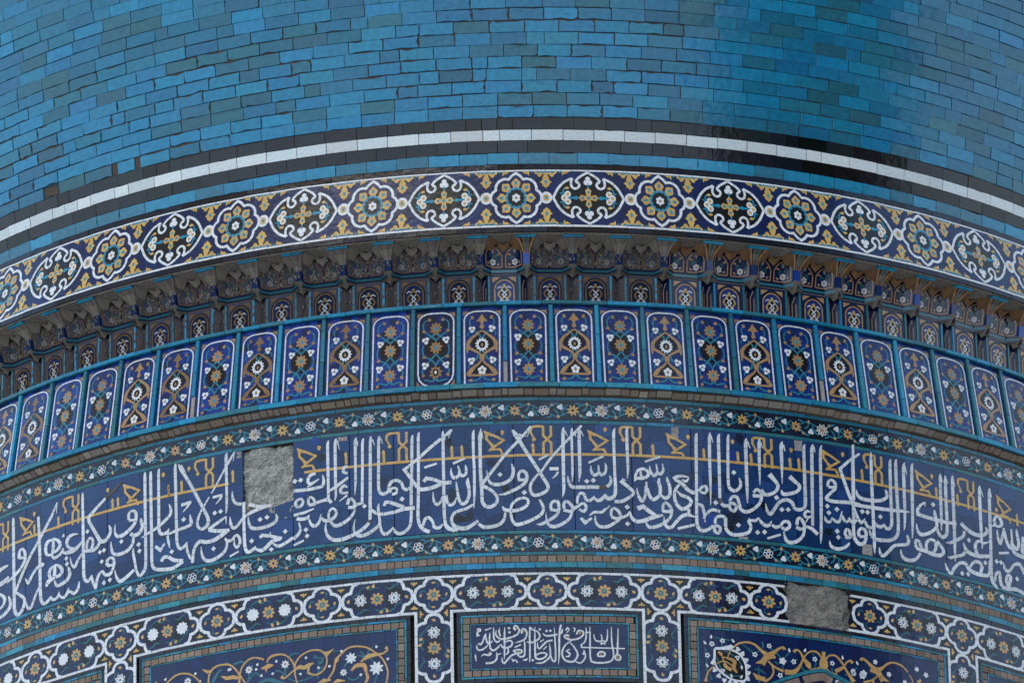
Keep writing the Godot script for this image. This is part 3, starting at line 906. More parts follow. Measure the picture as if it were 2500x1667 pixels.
const GOLD_LEFT := """
w -2334 -848 13 -2297 -860 12 -2260 -893 12 -2218 -947 13 -2166 -1031 12
w -2219 -1023 14 -2212 -954 15 -2193 -898 14 -2145 -850 14 -2085 -839 13 -2013 -865 15
w -1988 -895 9 -1977 -867 15 -1947 -847 21 -1888 -842 14 -1835 -858 13 -1788 -906 13 -1765 -962 14 -1762 -1021 13 -1745 -1093 11
w -1874 -1020 28 -1848 -1038 13 -1800 -1007 13 -1765 -979 12
w -1765 -973 12 -1759 -933 14 -1724 -885 14 -1665 -852 13 -1602 -845 13 -1550 -861 13 -1515 -906 12 -1510 -959 13 -1533 -1009 13 -1580 -1041 13 -1626 -1037 13 -1661 -1017 20
w -1505 -1094 12 -1459 -1030 14 -1444 -967 17 -1432 -945 36 -1415 -918 16 -1343 -861 13 -1275 -854 13 -1201 -870 13 -1139 -911 12 -1084 -963 12 -1050 -1025 13 -1037 -1090 12 -1052 -1182 13
w -1052 -881 27 -1038 -903 13 -1072 -929 14 -1111 -934 20 -1185 -942 37 -1245 -980 8
w -1319 -1042 15 -1276 -1006 31 -1219 -1012 36 -1203 -1069 20 -1192 -1111 25 -1215 -1161 12
k -2037 -934 9 -1995 -929 34 -1971 -921 37 -1935 -920 8
k -1995 -923 24 -1995 -970 5
k -1765 -979 15 -1727 -964 32 -1689 -975 30 -1651 -959 34 -1611 -947 6
k -1652 -965 24 -1659 -1020 14
k -1535 -871 8 -1501 -884 27 -1455 -854 5
k -1504 -884 20 -1511 -913 7
k -1592 -1119 6 -1534 -1097 34 -1476 -1098 8
k -1465 -1128 6 -1425 -1109 27 -1368 -1116 6
w -2839 -910 14 -2749 -861 14 -2659 -868 13 -2593 -906 12 -2538 -968 12
w -2474 -990 13 -2470 -918 15 -2429 -864 16 -2353 -851 13 -2278 -874 12 -2224 -940 12 -2212 -993 13 -2219 -1033 13
k -2527 -859 8 -2483 -887 24 -2445 -882 9
k -2366 -942 8 -2321 -965 29 -2267 -964 31 -2214 -983 20
w -2936 -880 22 -2928 -903 13
"""
const GOLD_RIGHT := """
w 1591 -890 12 1639 -851 14 1709 -835 15 1767 -850 16 1818 -892 21 1852 -915 44
k 1768 -994 6 1821 -980 39 1863 -934 50 1899 -916 54 1928 -939 13
k 1832 -1008 14 1845 -960 34
w 1911 -900 33 1960 -860 18 1996 -846 16 2003 -865 29
w 1868 -969 14 1902 -1006 15 1907 -1059 14 1878 -1106 14 1836 -1133 22
k 1745 -1075 6 1776 -1107 37 1840 -1118 36
w 1874 -974 14 1920 -1010 16 1990 -1037 21
w 2001 -1042 41 2079 -1030 35 2129 -974 20 2161 -906 13 2205 -859 13 2254 -847 15 2290 -866 17 2313 -901 14
w 2080 -873 27 2100 -853 14 2132 -868 15 2161 -918 22 2195 -960 47 2207 -991 15
w 2212 -998 14 2273 -981 15 2301 -958 12
w 2327 -840 31 2326 -873 25 2325 -920 68 2324 -955 74 2322 -982 25
w 2346 -896 12 2369 -867 13 2406 -856 15 2443 -868 16 2487 -918 17 2525 -980 17 2575 -1046 40
w 2502 -924 13 2519 -898 13 2551 -879 16 2569 -897 30
w 2346 -976 14 2382 -1000 15 2434 -1008 19
k 2420 -983 33 2495 -940 22
w 1438 -1049 12 1397 -1087 13 1378 -1130 13 1370 -1174 26
w 1453 -1031 8 1496 -1007 9 1536 -1006 10 1576 -1032 9
w 1579 -906 9 1555 -946 9 1548 -982 8 1566 -980 21 1600 -1001 30 1592 -1048 30 1617 -1087 10
w 1519 -1019 24 1535 -1047 28 1575 -1067 25
k 1475 -929 18 1498 -951 27 1503 -962 8
k 1503 -965 8 1519 -1014 11
w 1503 -968 8 1543 -976 11 1577 -979 12
"""
const TEAL_LEFT := """
w -2151 -1034 19 -2130 -967 16 -2109 -894 16
w -2136 -1013 14 -2085 -962 14 -2037 -996 11
w -1842 -1021 14 -1877 -981 12 -1924 -966 11
w -1836 -1022 14 -1841 -975 13 -1824 -965 7
w -1818 -884 11 -1782 -854 12 -1724 -859 9
w -1613 -894 28 -1567 -917 12 -1527 -916 8
w -1579 -951 36 -1550 -948 21 -1538 -915 8
w -1580 -1079 11 -1577 -1021 13 -1545 -984 18
w -1818 -1042 8 -1748 -1075 12 -1667 -1068 12 -1614 -1052 9
w -1458 -875 11 -1412 -874 8
w -1373 -1010 16 -1355 -971 12 -1338 -955 8
w -1356 -1088 9 -1305 -1117 15 -1248 -1091 10
w -1270 -925 8 -1219 -939 17 -1247 -895 7
w -1190 -936 8 -1184 -895 14 -1150 -872 8
w -1174 -961 10 -1135 -1000 11
w -1142 -1162 15 -1119 -1094 12
w -2055 -1049 25 -1984 -1030 30 -1913 -1052 28 -1830 -1087 23
w -2273 -873 8 -2224 -858 12 -2181 -865 7
w -2439 -975 30 -2396 -911 23 -2364 -886 14
w -2267 -861 9 -2203 -851 13 -2161 -868 8
"""
const TEAL_RIGHT := """
w 1371 -908 10 1378 -960 12 1382 -1018 10 1379 -1095 13
w 1444 -820 10 1507 -827 14 1582 -832 10
w 1504 -851 9 1505 -903 12
w 1662 -854 9 1724 -895 16 1758 -921 10
w 1776 -914 8 1830 -861 12 1826 -821 20
w 1883 -862 10 1924 -887 14 1987 -944 13
w 1987 -938 9 2030 -898 13 2046 -867 8
w 1921 -969 9 1956 -983 19
w 1985 -991 12 1983 -1044 10 1959 -1076 8
w 1792 -1147 14 1791 -1076 15 1790 -1018 11
w 1754 -1048 9 1795 -1044 18 1841 -1071 11
w 2235 -861 9 2257 -917 11 2256 -964 12 2230 -991 8
w 2140 -979 14 2163 -1011 18 2236 -1008 11
w 2390 -958 12 2400 -1004 14
w 2499 -1001 11 2550 -976 12 2608 -926 10
w 1463 -977 10 1484 -1046 12 1516 -1101 11 1585 -1113 11 1660 -1107 8
w 1510 -915 9 1578 -944 11 1640 -997 11 1661 -1065 10
w 1402 -1110 8 1418 -1156 15
w 2046 -955 9 2106 -924 11
"""
const WHITE_RIGHT := """
w 1447 -908 18 1556 -905 14 1636 -933 15 1682 -999 15 1691 -1074 14 1677 -1141 14 1584 -1143 14 1505 -1102 15 1455 -1048 14 1442 -990 14 1447 -908 15
w 1453 -902 12 1511 -897 17 1580 -879 29
w 1448 -920 11 1445 -978 15 1421 -1033 28
"""

# ---------------------------------------------------------------- the dome
const DOME := [Vector2(25.7000, 5.7955), Vector2(28.6000, 6.2305)]

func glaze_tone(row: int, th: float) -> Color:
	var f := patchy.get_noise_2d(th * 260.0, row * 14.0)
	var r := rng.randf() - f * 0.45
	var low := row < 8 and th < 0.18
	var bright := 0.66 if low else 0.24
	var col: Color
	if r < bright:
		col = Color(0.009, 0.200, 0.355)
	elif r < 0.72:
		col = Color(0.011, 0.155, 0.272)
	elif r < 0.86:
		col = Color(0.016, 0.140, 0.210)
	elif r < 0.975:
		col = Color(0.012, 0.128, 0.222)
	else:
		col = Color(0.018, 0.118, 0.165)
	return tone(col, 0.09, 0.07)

func build_dome() -> void:
	var t := thing("glazed_dome", "great turquoise glazed brick dome above the medallion band, striped black and white at its foot", "dome")
	var bed := Bag.new()
	bed.prof = DOME
	bed.rref = DOME_R
	bed.bar(-5.4, 5.4, 18.045, 20.55, -0.011, -0.3, BED * 1.7, 0.12)
	put("mortar_bed", bed, M.bed, t)
	var items: Array = []
	for row in range(21):
		var y0 := 18.4531 + row * 0.1015
		var x := -5.3 + (0.133 if row % 2 else 0.0) + rng.randf_range(-0.04, 0.04)
		while x < 5.3:
			var L := 0.267 + rng.randf_range(-0.012, 0.012)
			if rng.randf() < 0.10:
				L *= rng.randf_range(0.40, 0.7)
			items.append([row, x + L / 2, y0, L])
			x += L
	var order: Array = []
	for i in range(items.size()):
		order.append([absf(items[i][1]) * 0.9 + absf(items[i][0] - 4.0) * 0.22 + (3.0 if items[i][0] > 9 else 0.0), i])
	order.sort()
	var rest := Bag.new()
	rest.prof = DOME
	rest.rref = DOME_R
	for k in range(order.size()):
		var it: Array = items[order[k][1]]
		var row: int = it[0]
		var th: float = it[1] / DOME_R
		if absf(it[1] + 3.20) < 0.12 and row == 0 and it[3] > 0.2:
			it[1] += 0.05
			it[3] -= 0.10
		var own := k < 300
		var bag := Bag.new() if own else rest
		bag.prof = DOME
		bag.rref = DOME_R
		var worn := 0.0008
		if row < 9 and th < 0.22:
			worn = 0.0034 if rng.randf() < 0.5 else 0.0018
		elif rng.randf() < 0.12:
			worn = 0.002
		var gap := 0.0035 + (0.0035 if worn > 0.002 else 0.0) + rng.randf_range(0, 0.001)
		var w: float = it[3] - gap
		var cx := 0.0 if own else float(it[1])
		var wave := sin(it[1] * 2.1 + row * 0.7) * 0.004
		var pts := brick_outline(cx - w / 2, cx + w / 2, it[2] + gap * 0.5 + wave, it[2] + 0.1015 - gap * 0.5 + wave, worn)
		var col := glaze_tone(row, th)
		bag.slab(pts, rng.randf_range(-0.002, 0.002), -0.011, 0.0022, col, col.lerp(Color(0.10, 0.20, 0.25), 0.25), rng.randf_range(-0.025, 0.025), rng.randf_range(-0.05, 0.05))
		if own:
			put("turquoise_brick", bag, M.glaze, t).rotation.y = th
	put("turquoise_bricks_beyond", rest, M.glaze, t).set_meta("kind", "stuff")
	var inks := [Color(0.006, 0.009, 0.016), Color(0.010, 0.014, 0.022), Color(0.004, 0.005, 0.007)]
	course("black_brick", t, DOME, DOME_R, -5.2, 5.2, 18.3555, 18.4531, [0.235, 0.25, 0.24, 0.12], inks, M.glaze, 0.0025, 0, 0.011, 0.002, 0.2, [], 0.0008)
	course("white_brick", t, DOME, DOME_R, -5.2, 5.2, 18.2648, 18.3555, [0.245, 0.25, 0.24, 0.13], [Color(0.58, 0.65, 0.69), Color(0.62, 0.67, 0.69)], M.white, 0.0045, 0.001, 0.012, 0.002, 0.1, [], 0.0012)
	course("black_brick", t, DOME, DOME_R, -5.2, 5.2, 18.1642, 18.2648, [0.235, 0.25, 0.24], inks, M.glaze, 0.0025, 0, 0.011, 0.002, 0.2, [], 0.0008)
	course("lower_turquoise_brick", t, DOME, DOME_R, -5.2, 5.2, 18.0705, 18.1642, [0.24, 0.25, 0.22], [Color(0.022, 0.22, 0.36), Color(0.035, 0.18, 0.27), Color(0.022, 0.25, 0.42)], M.glaze, 0.003, 0, 0.011, 0.002, 0.1, [], 0.002)
	# the closed crown of the dome, above the picture
	var cap := Bag.new()
	cap.rref = DOME_R
	var ring: Array = [Vector2(28.27, 6.16)]
	for i in range(1, 13):
		var a := i / 12.0 * PI * 0.5
		ring.append(Vector2(28.27 + sin(a) * 7.2, 6.16 * cos(a) + 0.45 * sin(a * 2.0)))
	for i in range(ring.size() - 1):
		for j in range(72):
			var a0 := TAU * j / 72.0
			var a1 := TAU * (j + 1) / 72.0
			var p := func(q: Vector2, a: float): return Vector3(q.y * sin(a), q.x, q.y * cos(a))
			cap.quad(p.call(ring[i], a0), p.call(ring[i], a1), p.call(ring[i + 1], a1), p.call(ring[i + 1], a0), Vector3(sin(a0), 0.4, cos(a0)), tone(Color(0.03, 0.19, 0.32), 0.1))
	# and its back and flanks, outside the picture
	for j in range(54):
		var a0 := 0.82 + (TAU - 1.64) * j / 54.0
		var a1 := 0.82 + (TAU - 1.64) * (j + 1) / 54.0
		for q in [[25.2, 5.96, 25.86, 5.85], [25.86, 5.82, 28.27, 6.17]]:
			cap.quad(Vector3(q[1] * sin(a0), q[0], q[1] * cos(a0)), Vector3(q[1] * sin(a1), q[0], q[1] * cos(a1)), Vector3(q[3] * sin(a1), q[2], q[3] * cos(a1)), Vector3(q[3] * sin(a0), q[2], q[3] * cos(a0)), Vector3(sin(a0), 0, cos(a0)), tone(Color(0.03, 0.19, 0.32), 0.1))
	put("dome_crown", cap, M.glaze, t)

# ---------------------------------------------------------------- the frieze of medallions
const FRIEZE := [Vector2(25.1500, 5.9939), Vector2(25.9500, 5.8239)]
const FY := 17.7515
const FX := 0.0005575
const FYS := 0.0006257

func fbag() -> Bag:
	var b := Bag.new()
	b.prof = FRIEZE
	b.rref = FR_R
	return b

func fz(s: String, flip := 1.0, updown := 1.0) -> PackedVector2Array:
	return scaled(mm(s, 1.0), FX * flip, FYS * updown, 0, FY)

func four(q: PackedVector2Array) -> PackedVector2Array:
	# mirror a quarter outline (running from the top to the right) about FY
	var out := PackedVector2Array()
	for p in q:
		out.append(p)
	for i in range(q.size() - 2, -1, -1):
		out.append(Vector2(q[i].x, 2 * FY - q[i].y))
	for i in range(1, q.size()):
		out.append(Vector2(-q[i].x, 2 * FY - q[i].y))
	for i in range(q.size() - 2, 0, -1):
		out.append(Vector2(-q[i].x, q[i].y))
	return out

func fbloom(cx: float, cy: float, ro: float, ri: float, k: int, sharp: float, turn := 0.0) -> PackedVector2Array:
	return scaled(bloom(cx, cy, ro, ri, k, sharp, turn), FX, FYS, 0, FY)

func fdisc(cx: float, cy: float, r: float, k := 14) -> PackedVector2Array:
	return scaled(disc(cx, cy, r, r, k), FX, FYS, 0, FY)

func fdrop(cx: float, cy: float, w: float, h: float, turn := 0.0) -> PackedVector2Array:
	return scaled(drop(cx, cy, w, h, turn), FX, FYS, 0, FY)

func one(called: String, parent: Node, pts: PackedVector2Array, d1: float, col: Color, mat: Material, mk: Callable) -> MeshInstance3D:
	var b: Bag = mk.call()
	b.poly(pts, d1, 0.0, col)
	return put(called, b, mat, parent)

func drawn(called: String, parent: Node, p: Array, d1: float, col: Color, mat: Material, mk: Callable, piece := 0.07, closed := false) -> MeshInstance3D:
	var b: Bag = mk.call()
	stroke(b, p, d1, 0.0, col, piece, 0.0022, 0.05, closed)
	return put(called, b, mat, parent)

func make_rosette(parent: Node) -> Node3D:
	var r := hold("rosette_medallion", parent)
	var q := fz("0,340 55,306 104,254 150,262 200,252 245,222 272,185 284,146 284,108 322,82 347,45 356,0")
	drawn("white_ring", r, straight(path(four(q), 0.0205, true), 0.03), 0.0016, WHITE, M.mosaic, fbag, 0.085, true)
	for k in range(8):
		var a := TAU * k / 8.0
		var b := fbag()
		var pet := PackedVector2Array()
		for p in mm("-46,128 -40,160 -58,180 -66,205 -52,232 -34,240 -20,258 0,274 20,258 34,240 52,232 66,205 58,180 40,160 46,128 0,118", 1.0):
			pet.append(Vector2(p.x, p.y).rotated(-a))
		b.poly(scaled(pet, FX, FYS, 0, FY), 0.0016, 0, tone(GOLD, 0.14, 0.06))
		var m := put("gold_petal", b, M.mosaic, r)
		var b2 := fbag()
		b2.poly(scaled(drop(sin(a) * 205, cos(a) * 205, 44, 62, -a), FX, FYS, 0, FY), 0.0026, 0.0016, tone(SKYBLUE))
		put("blue_drop", b2, M.mosaic, m)
	drawn("blue_ring", r, path(fbloom(0, 0, 138, 122, 12, 0.7), 0.016, true), 0.0021, SKYBLUE, M.mosaic, fbag, 0.04, true)
	one("black_disc", r, fdisc(0, 0, 116, 20), 0.0018, BLACK * 1.6, M.mosaic, fbag)
	one("white_blossom", r, fbloom(0, 0, 62, 42, 6, 0.5), 0.0026, WHITE, M.mosaic, fbag)
	one("gold_eye", r, fdisc(0, 0, 20, 8), 0.0034, OCHRE, M.mosaic, fbag)
	return r

func make_cartouche(parent: Node) -> Node3D:
	var r := hold("cartouche_medallion", parent)
	var half := fz("0,345 60,318 120,282 150,240 170,205 225,200 240,262 300,232 372,190 432,110 478,30")
	var edge := PackedVector2Array()
	for p in half:
		edge.append(p)
	var full := four(edge)
	one("black_field", r, full, 0.0010, BLACK * 1.5, M.mosaic, fbag)
	for sx in [-1.0, 1.0]:
		for sy in [-1.0, 1.0]:
			var b := fbag()
			stroke(b, straight(path(fz("492,0 478,32 452,78 428,120 395,160 362,192 330,218 290,238 222,268", sx, sy), 0.0195), 0.03), 0.0022, 0, WHITE, 0.06)
			stroke(b, smooth(path(fz("214,268 232,236 238,190 226,150 188,126 144,138 122,172 136,206 168,214", sx, sy), 0.0188), 0.008), 0.0024, 0, WHITE, 0.06)
			stroke(b, straight(path(fz("150,208 166,232 148,258 112,288 60,318 0,350", sx, sy), 0.0188), 0.03), 0.0026, 0, WHITE, 0.06)
			put("white_outline", b, M.mosaic, r)
	for k in range(4):
		var a := TAU * k / 4.0
		var w := bloom(0, 0, 1, 0.78, 5, 0.6)
		var pet := PackedVector2Array()
		for p in w:
			pet.append(Vector2(p.x * 44, p.y * 54 + 84).rotated(-a))
		var m := one("gold_petal", r, scaled(pet, FX, FYS, 0, FY), 0.0020, tone(GOLD, 0.16, 0.08), M.mosaic, fbag)
		one("blue_drop", m, fdrop(sin(a) * 82, cos(a) * 82, 40, 44, -a), 0.003, tone(SKYBLUE), M.mosaic, fbag)
	one("gold_heart", r, fdisc(0, 0, 46), 0.0016, GOLD, M.mosaic, fbag)
	one("blue_heart", r, fdisc(0, 0, 24, 8), 0.0032, SKYBLUE, M.mosaic, fbag)
	for sx in [-1.0, 1.0]:
		one("blue_arrow", r, fz("138,0 160,26 182,20 196,26 200,13 262,14 262,-14 200,-13 196,-26 182,-20 160,-26", sx), 0.0020, SKYBLUE, M.mosaic, fbag)
		var tre := fbag()
		for q in [[290, 50], [338, 0], [290, -50]]:
			tre.poly(fdisc(q[0] * sx, q[1], 45, 14), 0.0022 + q[1] * 0.000002, 0, WHITE)
			tre.poly(fdrop(q[0] * sx, q[1], 46, 50, 0.6 * sx), 0.0034, 0.0022, GOLD)
		put("white_trefoil", tre, M.mosaic, r)
		for sy in [-1.0, 1.0]:
			var b := fbag()
			stroke(b, smooth(path(fz("318,128 340,120 352,90 356,54 396,66", sx, sy), 0.011), 0.01), 0.0022, 0, SKYBLUE, 0.05)
			put("blue_tendril", b, M.mosaic, r)
			one("gold_bud", r, scaled(leaf(298 * sx, 134 * sy, 44, 70, PI / 2), FX, FYS, 0, FY), 0.0024, GOLD, M.mosaic, fbag)
	for sy in [-1.0, 1.0]:
		one("white_clover", r, scaled(trefoil(0, 228 * sy, 68, 0.0 if sy > 0 else PI), FX, FYS, 0, FY), 0.0022, WHITE, M.mosaic, fbag)
		one("blue_stem", r, fz("-14,185 14,185 8,140 -8,140", 1, sy), 0.0021, SKYBLUE, M.mosaic, fbag)
	return r

func make_roundel(parent: Node) -> Node3D:
	var r := hold("roundel", parent)
	drawn("white_ring", r, path(fdisc(0, 0, 64, 20), 0.0215, true), 0.0028, WHITE, M.mosaic, fbag, 0.08, true)
	one("gold_disc", r, fdisc(0, 0, 46), 0.0020, GOLD, M.mosaic, fbag)
	one("blue_eye", r, fdisc(0, 0, 20, 9), 0.0030, SKYBLUE, M.mosaic, fbag)
	return r

func make_palmette(parent: Node, sy: float) -> Node3D:
	var r := hold("gold_palmette", parent)
	for sx in [-1.0, 1.0]:
		one("gold_side_leaf", r, fz("165,-360 150,-330 122,-322 100,-285 70,-290 48,-318 24,-340 20,-360", sx, -sy), 0.0017 + 0.0002 * sx, tone(GOLD, 0.15, 0.06), M.mosaic, fbag)
	var c := one("gold_top_leaf", r, fz("-26,-345 -30,-300 -48,-268 -40,-248 -84,-214 -56,-196 -42,-160 -20,-150 0,-128 20,-150 42,-160 56,-196 84,-214 40,-248 48,-268 30,-300 26,-345", 1, -sy), 0.0021, tone(GOLD, 0.12, 0.06), M.mosaic, fbag)
	one("blue_drop", c, fdrop(0, 216 * sy, 42, 58, 0.0 if sy < 0 else PI), 0.003, SKYBLUE, M.mosaic, fbag)
	var e := fbag()
	for q in [[-100, 26], [-52, 18], [0, 24], [52, 18], [100, 26], [-196, 20], [196, 20]]:
		var p := PackedVector2Array()
		for i in range(9):
			var a := PI * i / 8.0
			p.append(Vector2((q[0] + cos(a) * 24) * FX, FY + sy * (360.0 - sin(a) * q[1]) * FYS))
		e.poly(p, 0.0030, 0.001, tone(SKYBLUE))
	put("blue_bud", e, M.mosaic, r).set_meta("kind", "stuff")
	for sx in [-1.0, 1.0]:
		one("gold_corner_leaf", r, fz("335,-360 280,-325 262,-330 232,-300 226,-360", sx, -sy), 0.0018, tone(GOLD, 0.15, 0.06), M.mosaic, fbag)
	return r

func build_frieze() -> void:
	var t := thing("medallion_frieze", "blue mosaic band of alternating white outlined flower medallions and pointed cartouches under the dome", "frieze")
	var bed := fbag()
	bed.bar(-5.2, 5.2, 17.4636, 18.045, -0.005, -0.35, BED, 0.12)
	put("mortar_bed", bed, M.bed, t)
	var g := fbag()
	mosaic(g, -5.1, 5.1, 17.5245, 17.9785, 0.11, 0.09, [NAVY, NAVY * 0.85, NAVY * 1.15], 0.14, 0.0007)
	put("blue_ground_tiles", g, M.mosaic, t).set_meta("kind", "stuff")
	for q in [[17.9936, 18.043], [17.4636, 17.5054]]:
		course("black_strip_tile", t, FRIEZE, FR_R, -5.1, 5.1, q[0], q[1], [0.26, 0.19, 0.31], [Color(0.006, 0.011, 0.024), Color(0.009, 0.016, 0.032), Color(0.004, 0.006, 0.010)], M.glaze, 0.002, 0.001, 0.012, 0.0015, 0.2)
	for q in [[17.9785, 17.9936], [17.5054, 17.5245]]:
		course("white_strip_tile", t, FRIEZE, FR_R, -5.1, 5.1, q[0], q[1], [0.11, 0.13, 0.09, 0.12], [WHITE], M.white, 0.0025, 0.0014, 0.012, 0.001, 0.06)
	var ros: Array = []
	var car: Array = []
	for i in range(3):
		ros.append(make_rosette(t))
		car.append(make_cartouche(t))
	var dot := make_roundel(t)
	var up := make_palmette(t, 1.0)
	var down := make_palmette(t, -1.0)
	for k in range(-8, 10):
		var th := -0.09457 + k * MSTEP
		again((ros if posmod(k, 2) else car)[posmod(k * 5 + 3, 3)], t, th)
		var side := 418.0 * FX / FR_R
		var mid := th + (side if posmod(k, 2) else MSTEP - side)
		again(dot, t, mid)
		again(up, t, mid)
		again(down, t, mid)
	for o in ros + car + [dot, up, down]:
		t.remove_child(o)
		o.free()

# ---------------------------------------------------------------- stalactite cornice
func pbag(x0: float, d0: float, x1: float, d1: float, base: float, lean := 0.0) -> Bag:
	# a flat upright face between two plan points of one bay (x along the wall, d out from 6.0 m)
	var b := Bag.new()
	b.flat = true
	b.O = Vector3(x0, base, BAY_R + d0)
	b.U = Vector3(x1 - x0, 0, d1 - d0).normalized()
	b.N = Vector3(b.U.z, 0, -b.U.x) * -1.0
	b.V = Vector3(0, 1, lean)
	if b.N.z < 0:
		b.N = -b.N
	return b

func face(parent: Node, called: String, x0: float, d0: float, x1: float, d1: float, y0: float, y1: float, col: Color, mat: Material, lean := 0.0) -> Bag:
	var b := pbag(x0, d0, x1, d1, y0, lean)
	var w := Vector2(x1 - x0, d1 - d0).length()
	b.poly(PackedVector2Array([Vector2(0, 0), Vector2(w, 0), Vector2(w, y1 - y0), Vector2(0, y1 - y0)]), 0, -0.02, col)
	return b

func arch_line(cx: float, w: float, spring: float, top: float, foot: float) -> PackedVector2Array:
	var p := PackedVector2Array([Vector2(cx - w, foot), Vector2(cx - w, spring)])
	for i in range(1, 5):
		var a := i / 5.0 * PI * 0.5
		p.append(Vector2(cx - w * cos(a) * (1 - 0.12 * sin(a)), spring + (top - spring) * sin(a)))
	p.append(Vector2(cx, top))
	for i in range(4, 0, -1):
		var a := i / 5.0 * PI * 0.5
		p.append(Vector2(cx + w * cos(a) * (1 - 0.12 * sin(a)), spring + (top - spring) * sin(a)))
	p.append(Vector2(cx + w, spring))
	p.append(Vector2(cx + w, foot))
	return p

const BAY_R := 5.7
const SY := 24.761     # top of the arcade rail
const LY := 25.035     # foot of the upper bays
const TY := 25.222     # soffit under the frieze

func make_bay(parent: Node, clean: bool) -> Node3D:
	var r := hold("stalactite_bay", parent)
	var line := OCHRE * 1.15 if clean else OCHRE * 0.6
	var blue := NAVY * 0.8 if clean else NAVY.lerp(MUD, 0.25)
	var dim := 1.0 if clean else 0.7
	var mat: Material = M.mosaic if clean else M.dusty
	# lower tier: flat panel with a pointed arch and an entwined figure
	var pw := 0.105
	var b := face(r, "lower_panel", -0.12, 0, 0.12, 0, SY - 0.03, LY - 0.045, NAVY * 0.75 if clean else NAVY.lerp(MUD, 0.22), mat)
	var cx := 0.12
	b.poly(arch_line(cx, 0.088, 0.150, 0.232, 0.01), 0.0008, 0, BLACK * 1.5)
	b.poly(arch_line(cx, 0.066, 0.140, 0.208, 0.01), 0.0020, 0, (COBALT * 0.8 if clean or rng.randf() < 0.6 else NAVY) * dim)
	var lower := put("lower_panel", b, mat, r)
	var ar := pbag(-0.12, 0, 0.12, 0, SY - 0.03)
	stroke(ar, path(arch_line(cx, 0.074, 0.145, 0.216, 0.0), 0.011), 0.003, 0, line, 0.05)
	put("arch_band", ar, mat, lower)
	var sp := pbag(-0.12, 0, 0.12, 0, SY - 0.03)
	for s in [-1.0, 1.0]:
		sp.poly(PackedVector2Array([Vector2(cx + s * 0.09, 0.240), Vector2(cx + s * 0.028, 0.240), Vector2(cx + s * 0.09, 0.195)]), 0.0022, 0, line * 1.1)
	put("spandrel_tile", sp, mat, lower)
	var fg := pbag(-0.12, 0, 0.12, 0, SY - 0.03)
	fg.poly(scaled(disc(0, 0, 1.0, 1.0, 14), 0.042, 0.055, cx, 0.095), 0.0026, 0, BLACK)
	stroke(fg, smooth(path(PackedVector2Array([Vector2(cx, 0.165), Vector2(cx - 0.028, 0.13), Vector2(cx - 0.046, 0.095), Vector2(cx - 0.03, 0.07), Vector2(cx, 0.038), Vector2(cx + 0.03, 0.07), Vector2(cx + 0.046, 0.095), Vector2(cx + 0.028, 0.13), Vector2(cx, 0.165)]), 0.014), 0.01), 0.0032, 0, (GOLD if clean else OCHRE * 0.8) * 0.85, 0.06)
	fg.poly(disc(cx, 0.17, 0.013, 0.013, 8), 0.0034, 0, GOLD * dim)
	put("gold_vase", fg, mat, lower)
	var wf := pbag(-0.12, 0, 0.12, 0, SY - 0.03)
	for s in [-1.0, 1.0]:
		stroke(wf, path(PackedVector2Array([Vector2(cx - s * 0.022, 0.132), Vector2(cx + s * 0.016, 0.092), Vector2(cx - s * 0.014, 0.062)]), 0.0095), 0.0040 + 0.0002 * s, 0, WHITE * 0.85, 0.08)
		stroke(wf, [Vector3(cx + s * 0.012, 0.15, 0.004), Vector3(cx + s * 0.034, 0.16, 0.011), Vector3(cx + s * 0.054, 0.145, 0.006)], 0.0042, 0, WHITE * 0.85, 0.08)
		wf.poly(PackedVector2Array([Vector2(cx + s * 0.004, 0.03), Vector2(cx + s * 0.05, 0.03), Vector2(cx + s * 0.036, 0.044), Vector2(cx + s * 0.022, 0.066)]), 0.0042 + 0.0001 * s, 0, WHITE * 0.85)
	put("white_figure", wf, mat, lower)
	for s in [-1.0, 1.0]:
		var bb := pbag(s * 0.118 - 0.008, 0.004, s * 0.118 + 0.008, 0.004, SY - 0.03)
		bb.poly(PackedVector2Array([Vector2(0, 0), Vector2(0.016, 0), Vector2(0.016, 0.25), Vector2(0, 0.25)]), 0.004, -0.02, tone(SKYBLUE if rng.randf() < 0.5 else TEAL, 0.2) * (1.0 if clean else 0.9))
		put("turquoise_bar", bb, M.mosaic, r)
	# the fold between two lower panels
	for s in [-1.0, 1.0]:
		var x0: float = s * 0.127
		var x1: float = s * 0.1745
		var fb := pbag(minf(x0, x1), 0.0 if x0 < x1 else -0.055, maxf(x0, x1), -0.055 if x0 < x1 else 0.0, SY - 0.03)
		var w := Vector2(0.0475, 0.055).length()
		fb.poly(PackedVector2Array([Vector2(0, 0), Vector2(w, 0), Vector2(w, 0.25), Vector2(0, 0.25)]), 0, -0.02, NAVY * 0.8 if clean else NAVY.lerp(MUD, 0.35))
		stroke(fb, [Vector3(w * 0.25, 0.0, 0.009), Vector3(w * 0.25, 0.17, 0.009), Vector3(w * 0.6, 0.225, 0.009)], 0.002, 0, line, 0.05)
		stroke(fb, [Vector3(w * 0.68, 0.0, 0.008), Vector3(w * 0.68, 0.16, 0.008)], 0.002, 0, line * 0.8, 0.05)
		put("folded_niche", fb, mat, r)
	# upper tier: a half-hexagon niche
	var plan := [Vector2(-0.147, 0.070), Vector2(-0.092, 0.008), Vector2(0.092, 0.008), Vector2(0.147, 0.070)]
	var H := TY - LY
